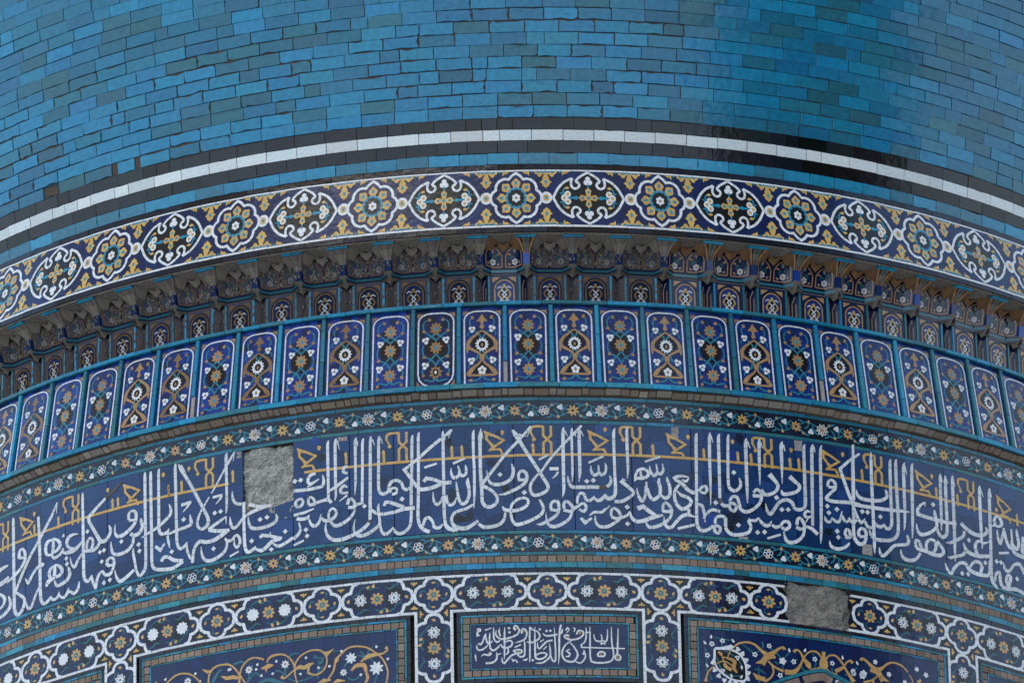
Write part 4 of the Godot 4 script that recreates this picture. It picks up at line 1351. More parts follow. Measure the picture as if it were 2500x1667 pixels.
	for i in range(3):
		var q: Vector2 = plan[i]
		var e: Vector2 = plan[i + 1]
		var w := (e - q).length()
		var f := face(r, "upper_face", q.x, q.y, e.x, e.y, LY, TY, blue, mat, 0.27)
		var holder := put("upper_panel", f, mat, r)
		var o := pbag(q.x, q.y, e.x, e.y, LY, 0.27)
		if i == 1:
			for s in [-1.0, 1.0]:
				var c0: float = w / 2 + s * 0.092
				stroke(o, [Vector3(c0 - s * 0.078, 0.014, 0.008), Vector3(c0 - s * 0.078, 0.095, 0.008), Vector3(c0 - s * 0.06, 0.13, 0.008), Vector3(c0 - s * 0.03, 0.158, 0.008), Vector3(c0, 0.172, 0.008)], 0.0024, 0, line, 0.05)
				stroke(o, [Vector3(c0, 0.014, 0.008), Vector3(c0 - s * 0.078, 0.0142, 0.008)], 0.0026, 0, line, 0.05)
				stroke(o, [Vector3(c0 - s * 0.088, 0.0, 0.004), Vector3(c0 - s * 0.088, 0.1, 0.004), Vector3(c0 - s * 0.05, 0.16, 0.004), Vector3(c0 - s * 0.0, 0.19, 0.004)], 0.0022, 0, BLACK, 0.05)
				o.poly(bloom(c0 - s * 0.004, 0.052, 0.028, 0.018, 6, 0.5), 0.0028 + 0.0002 * s, 0, WHITE * (0.8 if clean else 0.42))
				o.poly(drop(c0 - s * 0.006, 0.052, 0.016, 0.022), 0.0038, 0, OCHRE)
				stroke(o, [Vector3(c0 - s * 0.01, 0.085, 0.01), Vector3(c0 - s * 0.03, 0.1, 0.016), Vector3(c0 - s * 0.04, 0.07, 0.008)], 0.0026, 0, TEAL * 0.7, 0.09)
				o.poly(drop(c0 - s * 0.05, 0.11, 0.016, 0.024, s), 0.003, 0, line * 1.1)
				o.poly(drop(c0 - s * 0.05, 0.035, 0.016, 0.024, s), 0.003, 0, line * 1.1)
				o.poly(disc(c0 - s * 0.004, 0.14, 0.016, 0.02, 8), 0.003, 0, MUD * 0.8)
		else:
			var s := 1.0 if i == 0 else -1.0
			var c0 := w if i == 0 else 0.0
			stroke(o, [Vector3(c0 - s * 0.068, 0.014, 0.008), Vector3(c0 - s * 0.068, 0.095, 0.008), Vector3(c0 - s * 0.05, 0.14, 0.008), Vector3(c0 - s * 0.02, 0.164, 0.008), Vector3(c0, 0.172, 0.008)], 0.0024, 0, line, 0.05)
			stroke(o, [Vector3(c0, 0.014, 0.008), Vector3(c0 - s * 0.068, 0.0142, 0.008)], 0.0026, 0, line, 0.05)
			o.poly(PackedVector2Array([Vector2(c0, 0.03), Vector2(c0 - s * 0.02, 0.035), Vector2(c0 - s * 0.022, 0.065), Vector2(c0, 0.075)]), 0.003, 0, WHITE * (0.75 if clean else 0.4))
			o.poly(drop(c0 - s * 0.042, 0.04, 0.014, 0.024), 0.003, 0, line)
			stroke(o, [Vector3(c0 - s * 0.01, 0.09, 0.016), Vector3(c0 - s * 0.03, 0.12, 0.01)], 0.0028, 0, TEAL * 0.7, 0.09)
		put("arch_ornament", o, mat, holder)
	# ledge under the niche
	var lg := Bag.new()
	lg.flat = true
	lg.O = Vector3(0, 0, 6.0)
	var out := [Vector2(-0.158, 0.088), Vector2(-0.096, 0.018), Vector2(0.096, 0.018), Vector2(0.158, 0.088)]
	for i in range(3):
		var q: Vector2 = out[i]
		var e: Vector2 = out[i + 1]
		var nn := Vector3(-(e.y - q.y), 0, e.x - q.x).normalized()
		var lv := [[LY + 0.002, LY - 0.010, NAVY * 0.6], [LY - 0.010, LY - 0.030, TEAL * (1.0 if clean else 0.8)], [LY - 0.030, LY - 0.042, NAVY * 0.5]]
		for z in range(3):
			var ins := 0.004 * z
			lg.quad(Vector3(q.x, lv[z][0], BAY_R + q.y - ins), Vector3(e.x, lv[z][0], BAY_R + e.y - ins), Vector3(e.x, lv[z][1], BAY_R + e.y - ins - 0.003), Vector3(q.x, lv[z][1], BAY_R + q.y - ins - 0.003), nn, lv[z][2])
		lg.quad(Vector3(q.x, LY - 0.042, BAY_R + q.y - 0.011), Vector3(e.x, LY - 0.042, BAY_R + e.y - 0.011), Vector3(e.x * 0.9, LY - 0.048, BAY_R - 0.002), Vector3(q.x * 0.9, LY - 0.048, BAY_R - 0.002), Vector3(0, -1, 0.3), MUD * 0.55)
	put("ledge", lg, mat, r)
	# vault from the niche up to the soffit
	var va := Bag.new()
	va.flat = true
	for s in [-1.0, 1.0]:
		var warm: Color = (OCHRE if clean else MUD) * 0.85
		va.quad(Vector3(s * 0.10, TY - 0.060, BAY_R + 0.066), Vector3(s * 0.150, TY - 0.050, BAY_R + 0.115), Vector3(s * 0.105, TY - 0.003, BAY_R + 0.235), Vector3(s * 0.045, TY - 0.004, BAY_R + 0.11), Vector3(-s * 0.6, -1, 0.4), tone(warm, 0.1))
		va.quad(Vector3(s * 0.045, TY - 0.024, BAY_R + 0.062), Vector3(s * 0.0, TY - 0.062, BAY_R + 0.051), Vector3(s * 0.0, TY - 0.014, BAY_R + 0.085), Vector3(s * 0.045, TY - 0.004, BAY_R + 0.11), Vector3(0, -1, 0.4), tone(warm * 1.1, 0.1))
	put("vault", va, M.dusty, r)
	# rib at the right-hand side of the bay, flaring into a bracket
	var rb := Bag.new()
	rb.flat = true
	var rx := 0.1754
	var ring: Array = [[0.026, 0.02, 0.100, LY - 0.0], [0.026, 0.02, 0.108, LY + 0.085], [0.032, 0.03, 0.128, LY + 0.112], [0.050, 0.05, 0.172, LY + 0.146], [0.080, 0.06, 0.235, LY + 0.172]]
	var blues: Color = (NAVY * 1.5 if rng.randf() < 0.7 else COBALT * 1.3)
	for i in range(ring.size() - 1):
		var a: Array = ring[i]
		var e: Array = ring[i + 1]
		var col: Color = blues if i == 0 else tone((OCHRE * 0.6 if clean else MUD * 0.75), 0.15)
		var A := [Vector3(rx - a[0], a[3], BAY_R + 0.01), Vector3(rx - a[0], a[3], BAY_R + a[2]), Vector3(rx + a[0], a[3], BAY_R + a[2]), Vector3(rx + a[0], a[3], BAY_R + 0.01)]
		var E := [Vector3(rx - e[0], e[3], BAY_R + 0.01), Vector3(rx - e[0], e[3], BAY_R + e[2]), Vector3(rx + e[0], e[3], BAY_R + e[2]), Vector3(rx + e[0], e[3], BAY_R + 0.01)]
		rb.quad(A[0], A[1], E[1], E[0], Vector3(-1, -0.3, 0), tone(col, 0.08))
		var cutsx := [0.0, 0.16, 0.26, 0.42, 0.58, 0.74, 0.84, 1.0]
		for z in range(7 if i > 0 else 1):
			var u0: float = cutsx[z] if i > 0 else 0.0
			var u1: float = cutsx[z + 1] if i > 0 else 1.0
			var cc: Color = col
			if i > 0:
				cc = [line * 0.8, BLACK * 2.0, col, (TEAL if i > 1 else blues) * 0.8, col, BLACK * 2.0, line * 0.8][z] if clean else [col, col * 0.6, col * 1.1, col, col * 0.8, col * 0.7, col][z]
			rb.quad(A[1].lerp(A[2], u0), A[1].lerp(A[2], u1), E[1].lerp(E[2], u1), E[1].lerp(E[2], u0), Vector3(0, -0.3, 1), tone(cc, 0.08))
		rb.quad(A[2], A[3], E[3], E[2], Vector3(1, -0.3, 0), tone(col, 0.08))
	# pendentive running down from the rib into the fold
	var foot := Vector3(rx, LY - 0.075, BAY_R + 0.0)
	var l0 := Vector3(rx - 0.026, LY, BAY_R + 0.10)
	var r0 := Vector3(rx + 0.026, LY, BAY_R + 0.10)
	rb.tri(l0, r0, foot, Vector3(0, -1, 1), tone(MUD * (0.5 if clean else 0.6), 0.1))
	rb.tri(l0, foot, Vector3(rx - 0.055, LY - 0.03, BAY_R + 0.02), Vector3(-1, -0.5, 0.5), tone(MUD * 0.52, 0.14))
	rb.tri(r0, foot, Vector3(rx + 0.055, LY - 0.03, BAY_R + 0.02), Vector3(1, -0.5, 0.5), tone(MUD * 0.52, 0.14))
	put("rib_bracket", rb, mat, r)
	var cp := pbag(rx - 0.082, 0.238, rx + 0.082, 0.238, LY + 0.166)
	var wcut := rng.randf_range(0.05, 0.11)
	cp.poly(PackedVector2Array([Vector2(0, 0), Vector2(wcut, 0), Vector2(wcut, 0.019), Vector2(0, 0.019)]), 0.012, -0.03, tone(SKYBLUE * 1.1, 0.15))
	cp.poly(PackedVector2Array([Vector2(wcut + 0.002, 0), Vector2(0.16, 0), Vector2(0.16, 0.019), Vector2(wcut + 0.002, 0.019)]), 0.010, -0.03, tone(SKYBLUE, 0.2))
	put("turquoise_cap_tile", cp, M.mosaic, r)
	if not clean:
		var du := Bag.new()
		du.flat = true
		for q in range(170):
			var x := rng.randf_range(-0.16, 0.19)
			var y := LY + rng.randf_range(0.02, 0.17) if rng.randf() < 0.75 else SY + rng.randf_range(0.02, 0.2)
			var d := 0.012 + (y - LY) * 0.27
			if absf(x) > 0.092:
				d += (absf(x) - 0.092) * 1.13
			if y < LY - 0.04:
				d = 0.006
				if absf(x) < 0.11:
					continue
				d = -(absf(x) - 0.127) * 1.1 + 0.004
			if x > 0.15 and y > LY:
				d = 0.108
			if y > TY - 0.02:
				continue
			var pp := PackedVector2Array()
			var rr := rng.randf_range(0.0015, 0.0085)
			var kk := 9
			for z in range(kk):
				var a := TAU * z / kk
				pp.append(Vector2(cos(a) * rr * rng.randf_range(0.4, 1.5), sin(a) * rr * rng.randf_range(0.5, 3.2)))
			du.O = Vector3(x, y, BAY_R + d)
			du.poly(pp, 0.002, -0.004, tone(MUD * 0.75, 0.35), rng.randf_range(-0.2, 0.2), rng.randf_range(-0.2, 0.2))
		put("clinging_dirt", du, M.mud, r).set_meta("kind", "stuff")
	return r

func build_cornice() -> void:
	var t := thing("stalactite_cornice", "two tiers of small hollow stalactite bays under the medallion band, dust covered on the left", "cornice")
	var back := Bag.new()
	back.prof = [Vector2(24.7, BAY_R - 0.07), Vector2(25.3, BAY_R - 0.07)]
	back.bar(-5.4, 5.4, 17.03, 17.47, 0, -0.2, MUD * 0.4, 0.12)
	put("core_wall", back, M.bed, t)
	var so := Bag.new()
	for i in range(90):
		var a0 := -0.84 + 1.68 * i / 90.0
		var a1 := -0.84 + 1.68 * (i + 1) / 90.0
		so.quad(Vector3(5.62 * sin(a0), TY - 0.001, 5.62 * cos(a0)), Vector3(5.62 * sin(a1), TY - 0.001, 5.62 * cos(a1)), Vector3(5.975 * sin(a1), TY - 0.0015, 5.975 * cos(a1)), Vector3(5.975 * sin(a0), TY - 0.0015, 5.975 * cos(a0)), Vector3.DOWN, tone(MUD * 1.0, 0.12))
		so.quad(Vector3(5.965 * sin(a0), TY - 0.012 + rng.randf() * 0.004, 5.965 * cos(a0)), Vector3(5.965 * sin(a1), TY - 0.012 + rng.randf() * 0.004, 5.965 * cos(a1)), Vector3(5.965 * sin(a1), TY + 0.010, 5.965 * cos(a1)), Vector3(5.965 * sin(a0), TY + 0.010, 5.965 * cos(a0)), Vector3(sin(a0), 0, cos(a0)), tone(MUD * 0.9, 0.15))
	put("plaster_soffit", so, M.mud, t)
	var good: Array = []
	var poor: Array = []
	for i in range(3):
		good.append(make_bay(t, true))
		poor.append(make_bay(t, false))
	for k in range(-3, 29):
		var th := -0.75708 + k * PSTEP
		var clean := k == 12 or k > 15
		again((good if clean else poor)[posmod(k * 7 + 1, 3)], t, th)
	for o in good + poor:
		t.remove_child(o)
		o.free()

# ---------------------------------------------------------------- arcade of arched panels
const ARC := [Vector2(23.9000, 5.8360), Vector2(24.9000, 5.6778)]

func abag() -> Bag:
	var b := Bag.new()
	b.prof = ARC
	b.rref = ARC_R
	return b

# picture-plan of a panel: x from its axis, y down from its head, in units of 0.55 x 0.63 mm
func ap(s: String, flip := 1.0) -> PackedVector2Array:
	var out := PackedVector2Array()
	for p in mm(s, 1.0):
		out.append(Vector2(p.x * 0.0005546 * flip, 17.0154 - (p.y - 34.0) * 0.000632))
	return out

func aline(s: String, flip := 1.0) -> Array:
	var out: Array = []
	var f := s.split(" ", false)
	for q in f:
		var g := q.split(",")
		out.append(Vector3(float(g[0]) * 0.0005546 * flip, 17.0154 - (float(g[1]) - 34.0) * 0.000632, float(g[2]) * 0.00058))
	return out

func az(pts: PackedVector2Array) -> PackedVector2Array:
	var out := PackedVector2Array()
	for p in pts:
		out.append(Vector2(p.x * 0.0005546, 17.0154 - (-p.y - 34.0) * 0.000632))
	return out

func pair(called: String, parent: Node, s: String, d: float, col: Color, curve := true) -> void:
	for f in [-1.0, 1.0]:
		var b := abag()
		var q := aline(s, f)
		stroke(b, smooth(q, 0.012) if curve else straight(q), d + 0.0001 * f, 0, col, 0.06, 0.0016, 0.08)
		put(called, b, M.mosaic, parent)

func make_panel(parent: Node, kind: int) -> Node3D:
	# kind 0: gold arabesque; 1: three gold flowers; 2: three flowers with a round foot
	var r := hold("arched_panel", parent)
	var g := abag()
	var deep: Array = [[COBALT * 0.75, COBALT * 0.65, NAVY * 1.1, COBALT * 0.9], [COBALT, COBALT * 0.8, COBALT * 1.2, NAVY], [NAVY, NAVY * 0.8, COBALT * 0.55, NAVY * 0.5]][rng.randi() % 3]
	mosaic(g, -0.158, 0.158, 16.3502, 17.0154, 0.05, 0.055, deep, 0.14, 0.0006)
	put("blue_ground_tiles", g, M.mosaic, r).set_meta("kind", "stuff")
	var rim := "-238,1085 -243,640 -246,210 -232,165 -195,128 -140,106 -80,98 80,98 140,106 195,128 232,165 246,210 243,640 238,1085"
	if kind == 2:
		rim = "0,1095 -90,1090 -170,1060 -225,1000 -243,930 -246,600 -246,210 -232,165 -195,128 -140,106 -80,98 80,98 140,106 195,128 232,165 246,210 246,600 243,930 225,1000 170,1060 90,1090 0,1095"
	var w := abag()
	stroke(w, straight(path(ap(rim), 0.0115), 0.04), 0.0016, 0, WHITE, 0.05, 0.002, 0.06)
	if kind != 2:
		stroke(w, straight(path(ap("-248,1090 248,1090"), 0.0115), 0.04), 0.0017, 0, WHITE, 0.06)
	put("white_border", w, M.mosaic, r)
	var sp := abag()
	for s in [-1.0, 1.0]:
		sp.poly(ap("262,98 178,98 222,120 262,160", s), 0.0015, 0, tone(OCHRE, 0.2))
		if kind == 2:
			sp.poly(ap("262,1095 190,1095 230,1050 262,1010", s), 0.0015, 0, tone(OCHRE * 0.7, 0.2))
	put("ochre_spandrel", sp, M.mosaic, r)
	var lay := func(called: String, pts: PackedVector2Array, d: float, col: Color, par: Node = null) -> MeshInstance3D:
		return one(called, par if par else r, az(pts), d, col, M.mosaic, abag)
	var gold := OCHRE.lerp(GOLD, rng.randf_range(0.0, 0.4)) * rng.randf_range(0.55, 1.05)
	var stem := TEAL.lerp(SKYBLUE, rng.randf_range(0.15, 0.5))
	if kind == 0:
		lay.call("dark_field", mm("0,-375 95,-445 160,-535 110,-620 0,-690 -110,-620 -160,-535 -95,-445", 1.0), 0.0010, BLACK * 1.2)
		lay.call("dark_foot_field", mm("0,-790 60,-840 120,-910 90,-960 0,-975 -90,-960 -120,-910 -60,-840", 1.0), 0.0010, BLACK * 1.2)
		pair("gold_arabesque", r, "0,362,18 64,405,28 140,462,38 186,525,50 184,590,44 112,630,34 45,670,28 8,705,22", 0.0020, gold)
		pair("gold_hook", r, "180,565,36 200,610,36 198,665,10", 0.0023, gold)
		pair("gold_arabesque_foot", r, "4,755,18 44,812,28 106,858,40 158,912,62 200,972,40", 0.0020, gold)
		lay.call("gold_base", mm("-188,-984 -150,-958 150,-958 188,-984", 1.0), 0.0026, gold)
		lay.call("gold_crown", mm("0,-134 34,-186 80,-240 30,-236 14,-270 34,-318 0,-346 -34,-318 -14,-270 -30,-236 -80,-240 -34,-186", 1.0), 0.0021, gold)
		lay.call("gold_knot", bloom(0, -722, 44, 30, 4, 0.6, 0.785), 0.0030, gold)
		var lotus: Node = lay.call("white_lotus", bloom(0, -555, 96, 70, 13, 0.9, 0.1), 0.0024, WHITE)
		lay.call("dark_heart", disc(0, -555, 48, 50), 0.0032, BLACK, lotus)
		lay.call("ochre_seed", drop(0, -560, 34, 54), 0.0040, OCHRE, lotus)
		var foot: Node = lay.call("white_flower", bloom(0, -905, 62, 40, 5, 0.45), 0.0024, WHITE)
		lay.call("ochre_seed", drop(0, -905, 36, 50), 0.0034, OCHRE * 0.8, foot)
		pair("teal_stem", r, "6,485,20 28,430,24 70,390,20 115,358,14", 0.0016, stem)
		pair("teal_tendril", r, "168,380,16 196,400,16 182,440,10", 0.0016, stem)
		pair("teal_tendril", r, "152,300,14 172,255,22 160,205,20 128,190,14", 0.0016, stem)
		pair("teal_stem", r, "10,640,22 50,690,22 72,745,26 105,770,14", 0.0016, stem)
		pair("teal_tendril", r, "160,800,12 180,830,18 176,868,10", 0.0016, stem)
		pair("teal_root", r, "0,965,24 40,1020,24 90,1042,24 140,1042,12", 0.0017, stem)
		for s in [-1.0, 1.0]:
			for q in [[138, 342], [146, 768]]:
				if rng.randf() < 0.06:
					continue
				var tf: Node = lay.call("white_trefoil", trefoil(q[0] * s, -q[1] + rng.randf_range(-6, 6), 53 * rng.randf_range(0.9, 1.08), s * rng.randf_range(0.8, 1.5)), 0.0024, WHITE)
				lay.call("ochre_seed", leaf(q[0] * s, -q[1], 26, 46, s * 1.2), 0.0034, OCHRE * 0.7, tf)
			for q in [[134, 182, 0.7], [158, 1038, 1.57]]:
				lay.call("ochre_bud", drop(q[0] * s, -q[1], 44, 58, -s * q[2]), 0.0022, gold)
	else:
		lay.call("dark_field", disc(0, -565, 150, 165, 20), 0.0008, BLACK * 1.2)
		for y in [305, 565, 905]:
			var fl: Node = lay.call("gold_flower", bloom(0, -y, 92, 56, 9, 0.75, 0.0, 8, 0.08), 0.0024, tone(gold, 0.12))
			if kind == 2 and y == 905:
				lay.call("dark_heart", disc(0, -y, 40, 48), 0.0032, BLACK, fl)
				lay.call("white_seed", drop(0, -y, 36, 50), 0.0040, WHITE, fl)
			else:
				lay.call("blue_heart", drop(0, -y, 46, 62), 0.0032, SKYBLUE, fl)
		pair("teal_stem", r, "0,378,22 50,405,22 100,440,20 140,465,14", 0.0016, stem)
		pair("teal_stem", r, "0,470,22 40,430,22 100,385,20 160,350,14", 0.0018, stem)
		pair("teal_stem", r, "0,650,22 50,710,22 105,770,20 140,800,14", 0.0016, stem)
		pair("teal_stem", r, "0,810,22 40,750,22 95,710,20 160,690,14", 0.0018, stem)
		pair("teal_tendril", r, "170,320,18 180,260,20 160,205,18 110,185,12", 0.0016, stem)
		pair("teal_tendril", r, "165,680,18 185,600,18 170,520,14", 0.0016, stem)
		pair("teal_tendril", r, "168,930,14 185,880,20 170,835,14", 0.0016, stem)
		pair("teal_root", r, "0,985,26 40,1025,22 100,1010,22 160,1000,16", 0.0016, stem)
		for s in [-1.0, 1.0]:
			for q in [[142, 465], [146, 806]]:
				var tf: Node = lay.call("white_trefoil", trefoil(q[0] * s, -q[1], 52 * rng.randf_range(0.92, 1.08), s * rng.randf_range(0.8, 1.5)), 0.0024, WHITE)
				lay.call("ochre_seed", leaf(q[0] * s, -q[1], 26, 44, s * 1.2), 0.0034, OCHRE * 0.7 if rng.randf() < 0.6 else TEAL, tf)
			for q in [[92, 185, 0.6], [168, 340, 1.3], [160, 690, 2.0], [170, 940, 2.6], [168, 1040, 2.8]]:
				if kind == 2 and q[1] > 1000:
					continue
				lay.call("ochre_bud", drop(q[0] * s, -q[1], 46, 56, -s * q[2]), 0.0022, tone(gold, 0.15))
	return r

func build_arcade() -> void:
	var t := thing("panel_arcade", "row of arched blue mosaic panels set between raised turquoise bars under the cornice", "arcade")
	var bed := abag()
	bed.bar(-5.0, 5.0, 16.3081, 17.0475, -0.004, -0.25, BED * 0.8, 0.1)
	put("mortar_bed", bed, M.bed, t)
	var kinds: Array = []
	for k in range(3):
		var v: Array = []
		for i in range(6 if k < 2 else 1):
			v.append(make_panel(t, k))
		kinds.append(v)
	var seq := "001100101010201010101010101010101"
	var bars: Array = []
	for i in range(7):
		var bag := abag()
		var y := 16.3502
		var base: Color = [TEAL * 1.15, SKYBLUE * 0.8, SKYBLUE * 0.95, TEAL, Color(0.02, 0.22, 0.34), TEAL * 1.1, SKYBLUE * 0.85][i]
		while y < 17.01:
			var h := minf(rng.randf_range(0.09, 0.3), 17.0154 - y)
			var col := tone(base, 0.16, 0.08)
			if i > 3 and rng.randf() < 0.22:
				col = MUD * 0.9
			bag.slab(PackedVector2Array([Vector2(-0.0155, y), Vector2(0.0155, y), Vector2(0.0155, y + h - 0.002), Vector2(-0.0155, y + h - 0.002)]), 0.022 - (0.010 if col.r > 0.1 else 0.0), -0.004, 0.003, col, col * 0.95)
			y += h
		bars.append(put("turquoise_pilaster", bag, M.glaze, t))
	for k in range(-3, 29):
		var th := -0.75708 + k * PSTEP
		again(bars[posmod(k * 5 + 2, 7)], t, th)
		var kind := int(seq.substr(clampi(k + 3, 0, 32), 1)) if k != 10 else 2
		var order := [0, 1, 0, 0, 1, 1, 0, 0, 1, 0, 1, 0, 1, 2, 0, 1, 0, 1, 0, 1, 0, 1, 0, 1, 0, 1, 0, 1, 0, 1, 0, 1, 0]
		kind = order[clampi(k + 3, 0, 32)]
		var v: Array = kinds[kind]
		again(v[posmod(k * 3 + 1, v.size())], t, th + PSTEP * 0.5)
	for o in bars + kinds[0] + kinds[1] + kinds[2]:
		t.remove_child(o)
		o.free()
	var tur := [SKYBLUE * 0.8, TEAL * 1.15, Color(0.022, 0.20, 0.30), SKYBLUE]
	course("top_rail_tile", t, ARC, ARC_R, -4.95, 4.95, 17.0154, 17.0475, [0.2, 0.26, 0.15, 0.31], tur, M.glaze, 0.003, 0.03, 0.035, 0.003, 0.15, [], 0.0006)
	course("bottom_rail_tile", t, ARC, ARC_R, -4.95, 4.95, 16.3081, 16.3502, [0.2, 0.26, 0.15, 0.31], tur, M.glaze, 0.003, 0.02, 0.03, 0.003, 0.15, [], 0.0006)

# ---------------------------------------------------------------- bands below the ledge
const LOW := [Vector2(0.0000, 5.7456), Vector2(100.0000, 5.7456)]

func lbag() -> Bag:
	var b := Bag.new()
	b.prof = LOW
	b.rref = LOW_R
	return b

func low_bag_at(y: float, rot := 0.0, x := 0.0) -> Bag:
	var b := lbag()
	b.xf = Transform2D(rot, Vector2(x, y))
	return b

func strip(parent: Node, called: String, x0: float, x1: float, t0: float, t1: float, lengths: Array, cols: Array, mat: Material, d := 0.0, bev := 0.0015, rough := 0.0, skip: Array = [], spread := 0.15, gap := 0.0025) -> void:
	course(called, parent, LOW, LOW_R, x0, x1, SCRIPT_Y + t0, SCRIPT_Y + t1, lengths, cols, mat, gap, d, 0.02, bev, spread, skip, rough)

const TUR := [Color(0.020, 0.13, 0.175), Color(0.018, 0.16, 0.235), Color(0.018, 0.15, 0.25), Color(0.028, 0.14, 0.155)]
const TUR_MIX := [Color(0.020, 0.13, 0.175), Color(0.018, 0.19, 0.30), Color(0.018, 0.22, 0.38), Color(0.028, 0.14, 0.155), Color(0.03, 0.22, 0.28)]
const DARKS := [Color(0.010, 0.013, 0.022), Color(0.012, 0.020, 0.050), Color(0.014, 0.016, 0.020)]
const CLAYS := [Color(0.34, 0.255, 0.205), Color(0.38, 0.295, 0.245), Color(0.30, 0.225, 0.185), Color(0.35, 0.275, 0.235)]

func build_ledge() -> void:
	var t := thing("brick_ledge", "narrow sloping ledge of bare brick ends below the arched panels", "brick ledge")
	var prof := [Vector2(23.9417, 5.7496), Vector2(23.9903, 5.8174)]
	var bed := Bag.new()
	bed.prof = prof
	bed.rref = LOW_R
	bed.bar(-5.0, 5.0, 16.2735, 16.3081, -0.006, -0.1, BED * 1.4, 0.1)
	put("mortar_bed", bed, M.mud, t)
	course("brick", t, prof, LOW_R, -4.9, 4.9, 16.2775, 16.3065, [0.058, 0.064, 0.07, 0.12, 0.05], [MUD * 1.1, CLAY * 1.05, MUD * 0.95, CLAY, MUD * 1.25], M.clay, 0.007, 0.0, 0.02, 0.005, 0.16, [], 0.0012)

func make_flower(parent: Node, kind: int) -> Node3D:
	# the three blossoms of the vine; each round its own middle at script height 0
	var y := SCRIPT_Y
	var r: Node3D
	if kind == 0:
		r = hold("seven_ring_blossom", parent)
		var seeds := [COBALT * 0.35, GOLD * 0.9, BLACK, COBALT * 0.3, OCHRE * 1.2, BLACK]
		for i in range(7):
			var a := TAU * i / 6.0 + 0.3
			var c := Vector2(sin(a), cos(a)) * 0.026 if i < 6 else Vector2.ZERO
			var w := one("white_petal", r, disc(c.x, y + c.y, 0.0155, 0.0155, 12), 0.0018 + 0.00012 * i, WHITE, M.mosaic, lbag)
			one("petal_heart", w, disc(c.x, y + c.y, 0.0098, 0.0098, 9), 0.0032, seeds[rng.randi() % 6], M.mosaic, lbag)
	elif kind == 1:
		r = hold("gold_blossom", parent)
		var g := GOLD.lerp(OCHRE * 1.5, rng.randf_range(0.0, 0.7))
		one("gold_corolla", r, bloom(0, y, 0.046, 0.022, 8, 0.85, rng.randf(), 8, 0.13), 0.0018, g, M.mosaic, lbag)
		one("dark_heart", r, drop(0, y, 0.02, 0.024, 0.8), 0.0030, COBALT * 0.3 if rng.randf() < 0.7 else BLACK, M.mosaic, lbag)
	else:
		r = hold("lotus_blossom", parent)
		var seeds := [COBALT * 0.35, OCHRE * 1.1, COBALT * 0.3, GOLD * 0.8]
		var turn := rng.randf_range(-0.4, 0.4)
		for i in range(9):
			var a := TAU * i / 9.0 + turn
			var L := 0.036 if i % 2 else 0.042
			var c := Vector2(sin(a), cos(a)) * 0.033
			var w := one("white_petal", r, leaf(c.x, y + c.y, 0.026, L, -a), 0.0016 + 0.00013 * i, WHITE, M.mosaic, lbag)
			one("petal_heart", w, leaf(c.x * 0.97, y + c.y * 0.97, 0.0145, L * 0.62, -a), 0.0031, seeds[rng.randi() % 4], M.mosaic, lbag)
		one("heart", r, disc(0, y, 0.016, 0.016, 10), 0.0030, OCHRE * 1.2, M.mosaic, lbag)
	return r

func knots(anchors: Array) -> Array:
	# positions of every quarter period between measured blossoms
	var out: Array = []
	for i in range(anchors.size() - 1):
		var a: Vector2 = anchors[i]
		var b: Vector2 = anchors[i + 1]
		var k := int(b.y - a.y) * 4
		for j in range(k):
			out.append([lerpf(a.x, b.x, float(j) / k), (int(a.y) * 4 + j)])
	out.append([anchors[-1].x, int(anchors[-1].y) * 4])
	return out

